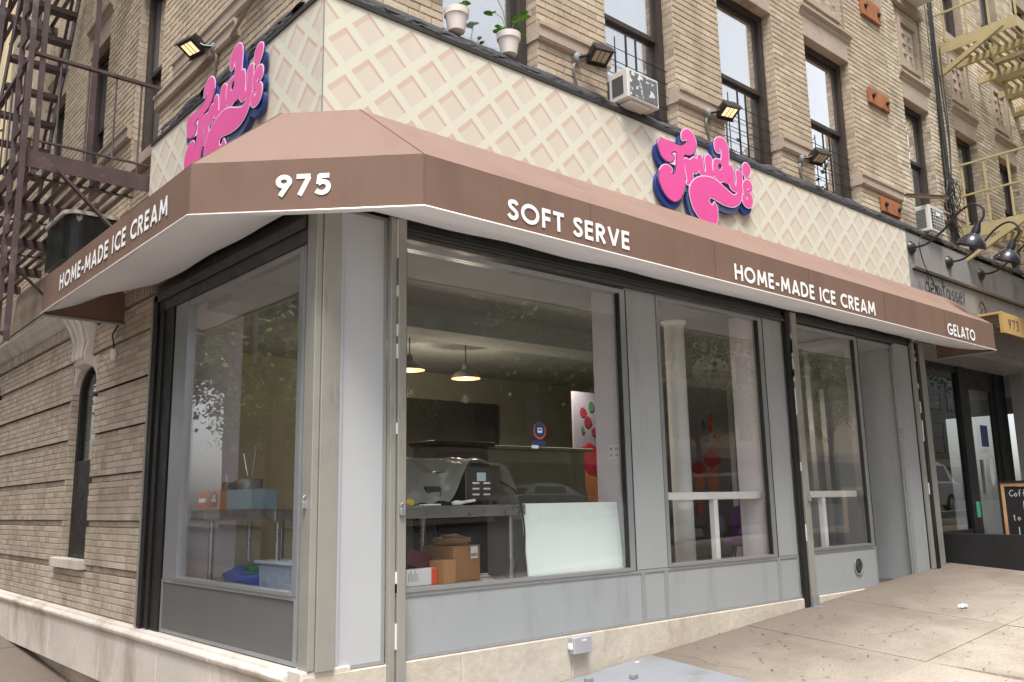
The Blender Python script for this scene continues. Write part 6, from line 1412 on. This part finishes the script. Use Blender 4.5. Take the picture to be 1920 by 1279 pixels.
# parked cars
M_tyre = mat('tyre', (.02, .02, .02), .85); M_rim = mat('alloy', srgb(170, 172, 176), .3, metal=.8); M_carglass = mat('car glass', (.02, .022, .025), .06, spec=.8)
M_tail = mat('tail lamp', srgb(150, 16, 20), .2); M_head = mat('head lamp', srgb(220, 222, 226), .15)
def car(lab, x, y, rz, paint, suv):
    z = gnd(x, y)-.14; t = empty('parked_car', (x, y, z), lab, 'car', 'cars parked along the kerb')
    H = 1.72 if suv else 1.46
    side = [(-2.25, .45), (-2.3, .75), (-2.22, .98), (-1.9, 1.04)] + ([(-1.75, 1.05)] if suv else [(-1.5, 1.05)]) + [(.85, 1.02), (1.7, .93), (2.2, .80), (2.3, .6), (2.25, .35), (1.85, .28), (-1.8, .28)]
    def sec(pts, wf):
        mb = MB(); n = len(pts); rows = []
        for s, f in ((-1, 0), (-.92, 1), (.92, 1), (1, 0)):
            rows.append([(p[0]*(1 if f == 0 else 1.0), s*wf(p), p[1]) for p in pts])
        vs_ = [q for r in rows for q in r]
        fs = [tuple(range(n))] + [tuple(3*n+i for i in range(n-1, -1, -1))]
        for r in range(3): fs += [(r*n+i, (r+1)*n+i, (r+1)*n+(i+1) % n, r*n+(i+1) % n) for i in range(n)]
        return mb.add(vs_, fs)
    def put(o): attach(o, t); o.location = (0, 0, 0)
    o = sec(side, lambda p: .90 if p[1] > .4 else .84).build('body', paint, bevel=.05, smooth=True); put(o); body = o
    rf = -1.95 if suv else -1.5
    cab = [(rf-.12, 1.03), (rf+.25, H-.10), (rf+.6, H), (.1, H), (.45, H-.08), (1.15, 1.0)]
    o = sec(cab, lambda p: .80-.16*(p[1]-1.0)/.7).build('cabin', paint, bevel=.04, smooth=True); put(o)
    for s in (-1, 1):
        for (xa, xb) in ((rf+.42, -.62), (-.54, .30)):
            mb = MB(); g = lambda z_: s*(.80-.16*(z_-1.0)/.7+.012)
            mb.add([(xa-.12, g(1.08), 1.08), (xb+.12, g(1.08), 1.08), (xb, g(H-.13), H-.13), (xa, g(H-.13), H-.13)], [(0, 1, 2, 3)]); o = mb.build('side_window', M_carglass, fix=False); put(o)
    mb = MB(); mb.add([(rf-.135, -.66, 1.1), (rf-.135, .66, 1.1), (rf+.22, .58, H-.14), (rf+.22, -.58, H-.14)], [(0, 1, 2, 3)]); o = mb.build('rear_window', M_carglass, fix=False); put(o)
    mb = MB(); mb.add([(1.10, -.70, 1.04), (1.10, .70, 1.04), (.50, .60, H-.11), (.50, -.60, H-.11)], [(0, 3, 2, 1)]); mb.v = [v_+V(.02, 0, .012) for v_ in mb.v]; o = mb.build('windscreen', M_carglass, fix=False); put(o)
    for sx in (-1.38, 1.42):
        for s in (-1, 1):
            o = MB().lathe((sx, s*.70, .34), [(.0, 0), (.2, 0), (.33, .0), (.34, .03), (.34, .19), (.32, .21), (.22, .215), (.21, .19), (.0, .18)], 20, YA*s).build('tyre', M_tyre, smooth=True); put(o); w = o
            o = MB().lathe((sx, s*.70, .34), [(.0, .205), (.06, .205), (.2, .195), (.215, .212)], 12, YA*s).build('rim', M_rim, smooth=True); attach(o, w); o.location = (0, 0, 0)
    for s in (-1, 1):
        o = MB().box(-2.31, -2.2, s*.5, s*.88, .78, .95).build('tail_lamp', M_tail, bevel=.02); put(o); o = MB().box(2.12, 2.27, s*.5, s*.86, .66, .80).build('head_lamp', M_head, bevel=.02); put(o)
    o = MB().box(-2.33, -2.24, -.8, .8, .42, .55).build('bumper', M_cafedark, bevel=.02); put(o)
    t.rotation_euler.z = rz
M_pw = mat('white car paint', srgb(226, 226, 228), .2, var=.01, coat=.6); M_pg = mat('graphite car paint', srgb(60, 62, 66), .2, var=.02, coat=.6); M_pr = mat('dark red car paint', srgb(110, 24, 28), .2, var=.02, coat=.6); M_ps = mat('silver car paint', srgb(160, 164, 168), .22, metal=.4, var=.02, coat=.6)
car('white sport utility car parked at the avenue kerb', 26.5, -7.6, math.pi, M_pw, True); car('graphite saloon parked nearest on the avenue kerb', 14.5, -7.5, math.pi, M_pg, False); car('silver saloon parked at the far avenue kerb', 20, -19.3, 0, M_ps, False)
car('dark red saloon parked at the far avenue kerb', 31, -19.3, 0, M_pr, False); car('white saloon parked across the side street', -12.3, 11, math.pi/2, M_pw, False); car('graphite utility car parked across the side street', -12.3, 18, math.pi/2, M_pg, True)
import OpenImageIO as oiio, numpy as np
im=oiio.ImageBuf('/workdir/render_main.png').get_pixels(oiio.FLOAT); s=im.shape[1]/1920
pts={'panel R (1000,1150)':(1000,1150),'corner panel (675,900)':(675,900),'panel L (430,1150)':(430,1150),'walk (1750,1180)':(1750,1180),'walk near (1350,1200)':(1350,1200),'waffle (780,150)':(905,250),'valance R (900,360)':(880,360),'valance975 (700,340)':(700,340),'valance L (200,520)':(330,390),'slope R(1000,330)':(1000,320),'slope C(650,250)':(650,255),'brick R (1300,100)':(1300,100),'brick L (220,1080)':(220,1100),'brick UL (240,200)':(235,200),'soffit (300,480)':(330,450),'stone (300,1250)':(330,1230),'lilac return L(400,800)':(400,800),'fascia(1730,500)':(1725,500),'win3 (1390,80)':(1390,80),'board(1080,1010)':(1080,1010),'int ceiling(900,520)':(900,520),'int (950,760)':(950,780),'base (900,1250)':(900,1245),'pillar700':(1210,700),'pillar900':(1210,900),'recess':(1665,800),'pink':(1263,341),'pinkL':(400,265)}
T0=s
for k,(x,y) in pts.items():
    x=int(x*s);y=int(y*s); p=im[y-3:y+4,x-3:x+4,:3].reshape(-1,3).mean(0)*255; print(f'{k:26s}',p.astype(int))

T={'panel R (1000,1150)':(178,183,190),'corner panel (675,900)':(216,218,220),'panel L (430,1150)':(111,111,109),'walk (1750,1180)':(232,217,200),'walk near (1350,1200)':(168,150,134),'waffle (780,150)':(238,232,214),'valance R (900,360)':(141,114,100),'slope R(1000,330)':(210,182,166),'slope C(650,250)':(219,185,166),'brick R (1300,100)':(184,166,145),'brick L (220,1080)':(178,160,142),'soffit (300,480)':(164,160,164),'stone (300,1250)':(187,175,162),'lilac return L(400,800)':(143,138,132),'fascia(1730,500)':(150,145,143),'int ceiling(900,520)':(82,83,78),'base (900,1250)':(213,202,186),'pillar700':(118,119,111),'pillar900':(162,168,167),'recess':(70,70,65),'pink':(245,105,172),'pinkL':(248,93,158),'win3':(235,243,252),'board':(232,248,247)}
print('TARGET'); [print(k,v) for k,v in T.items()]
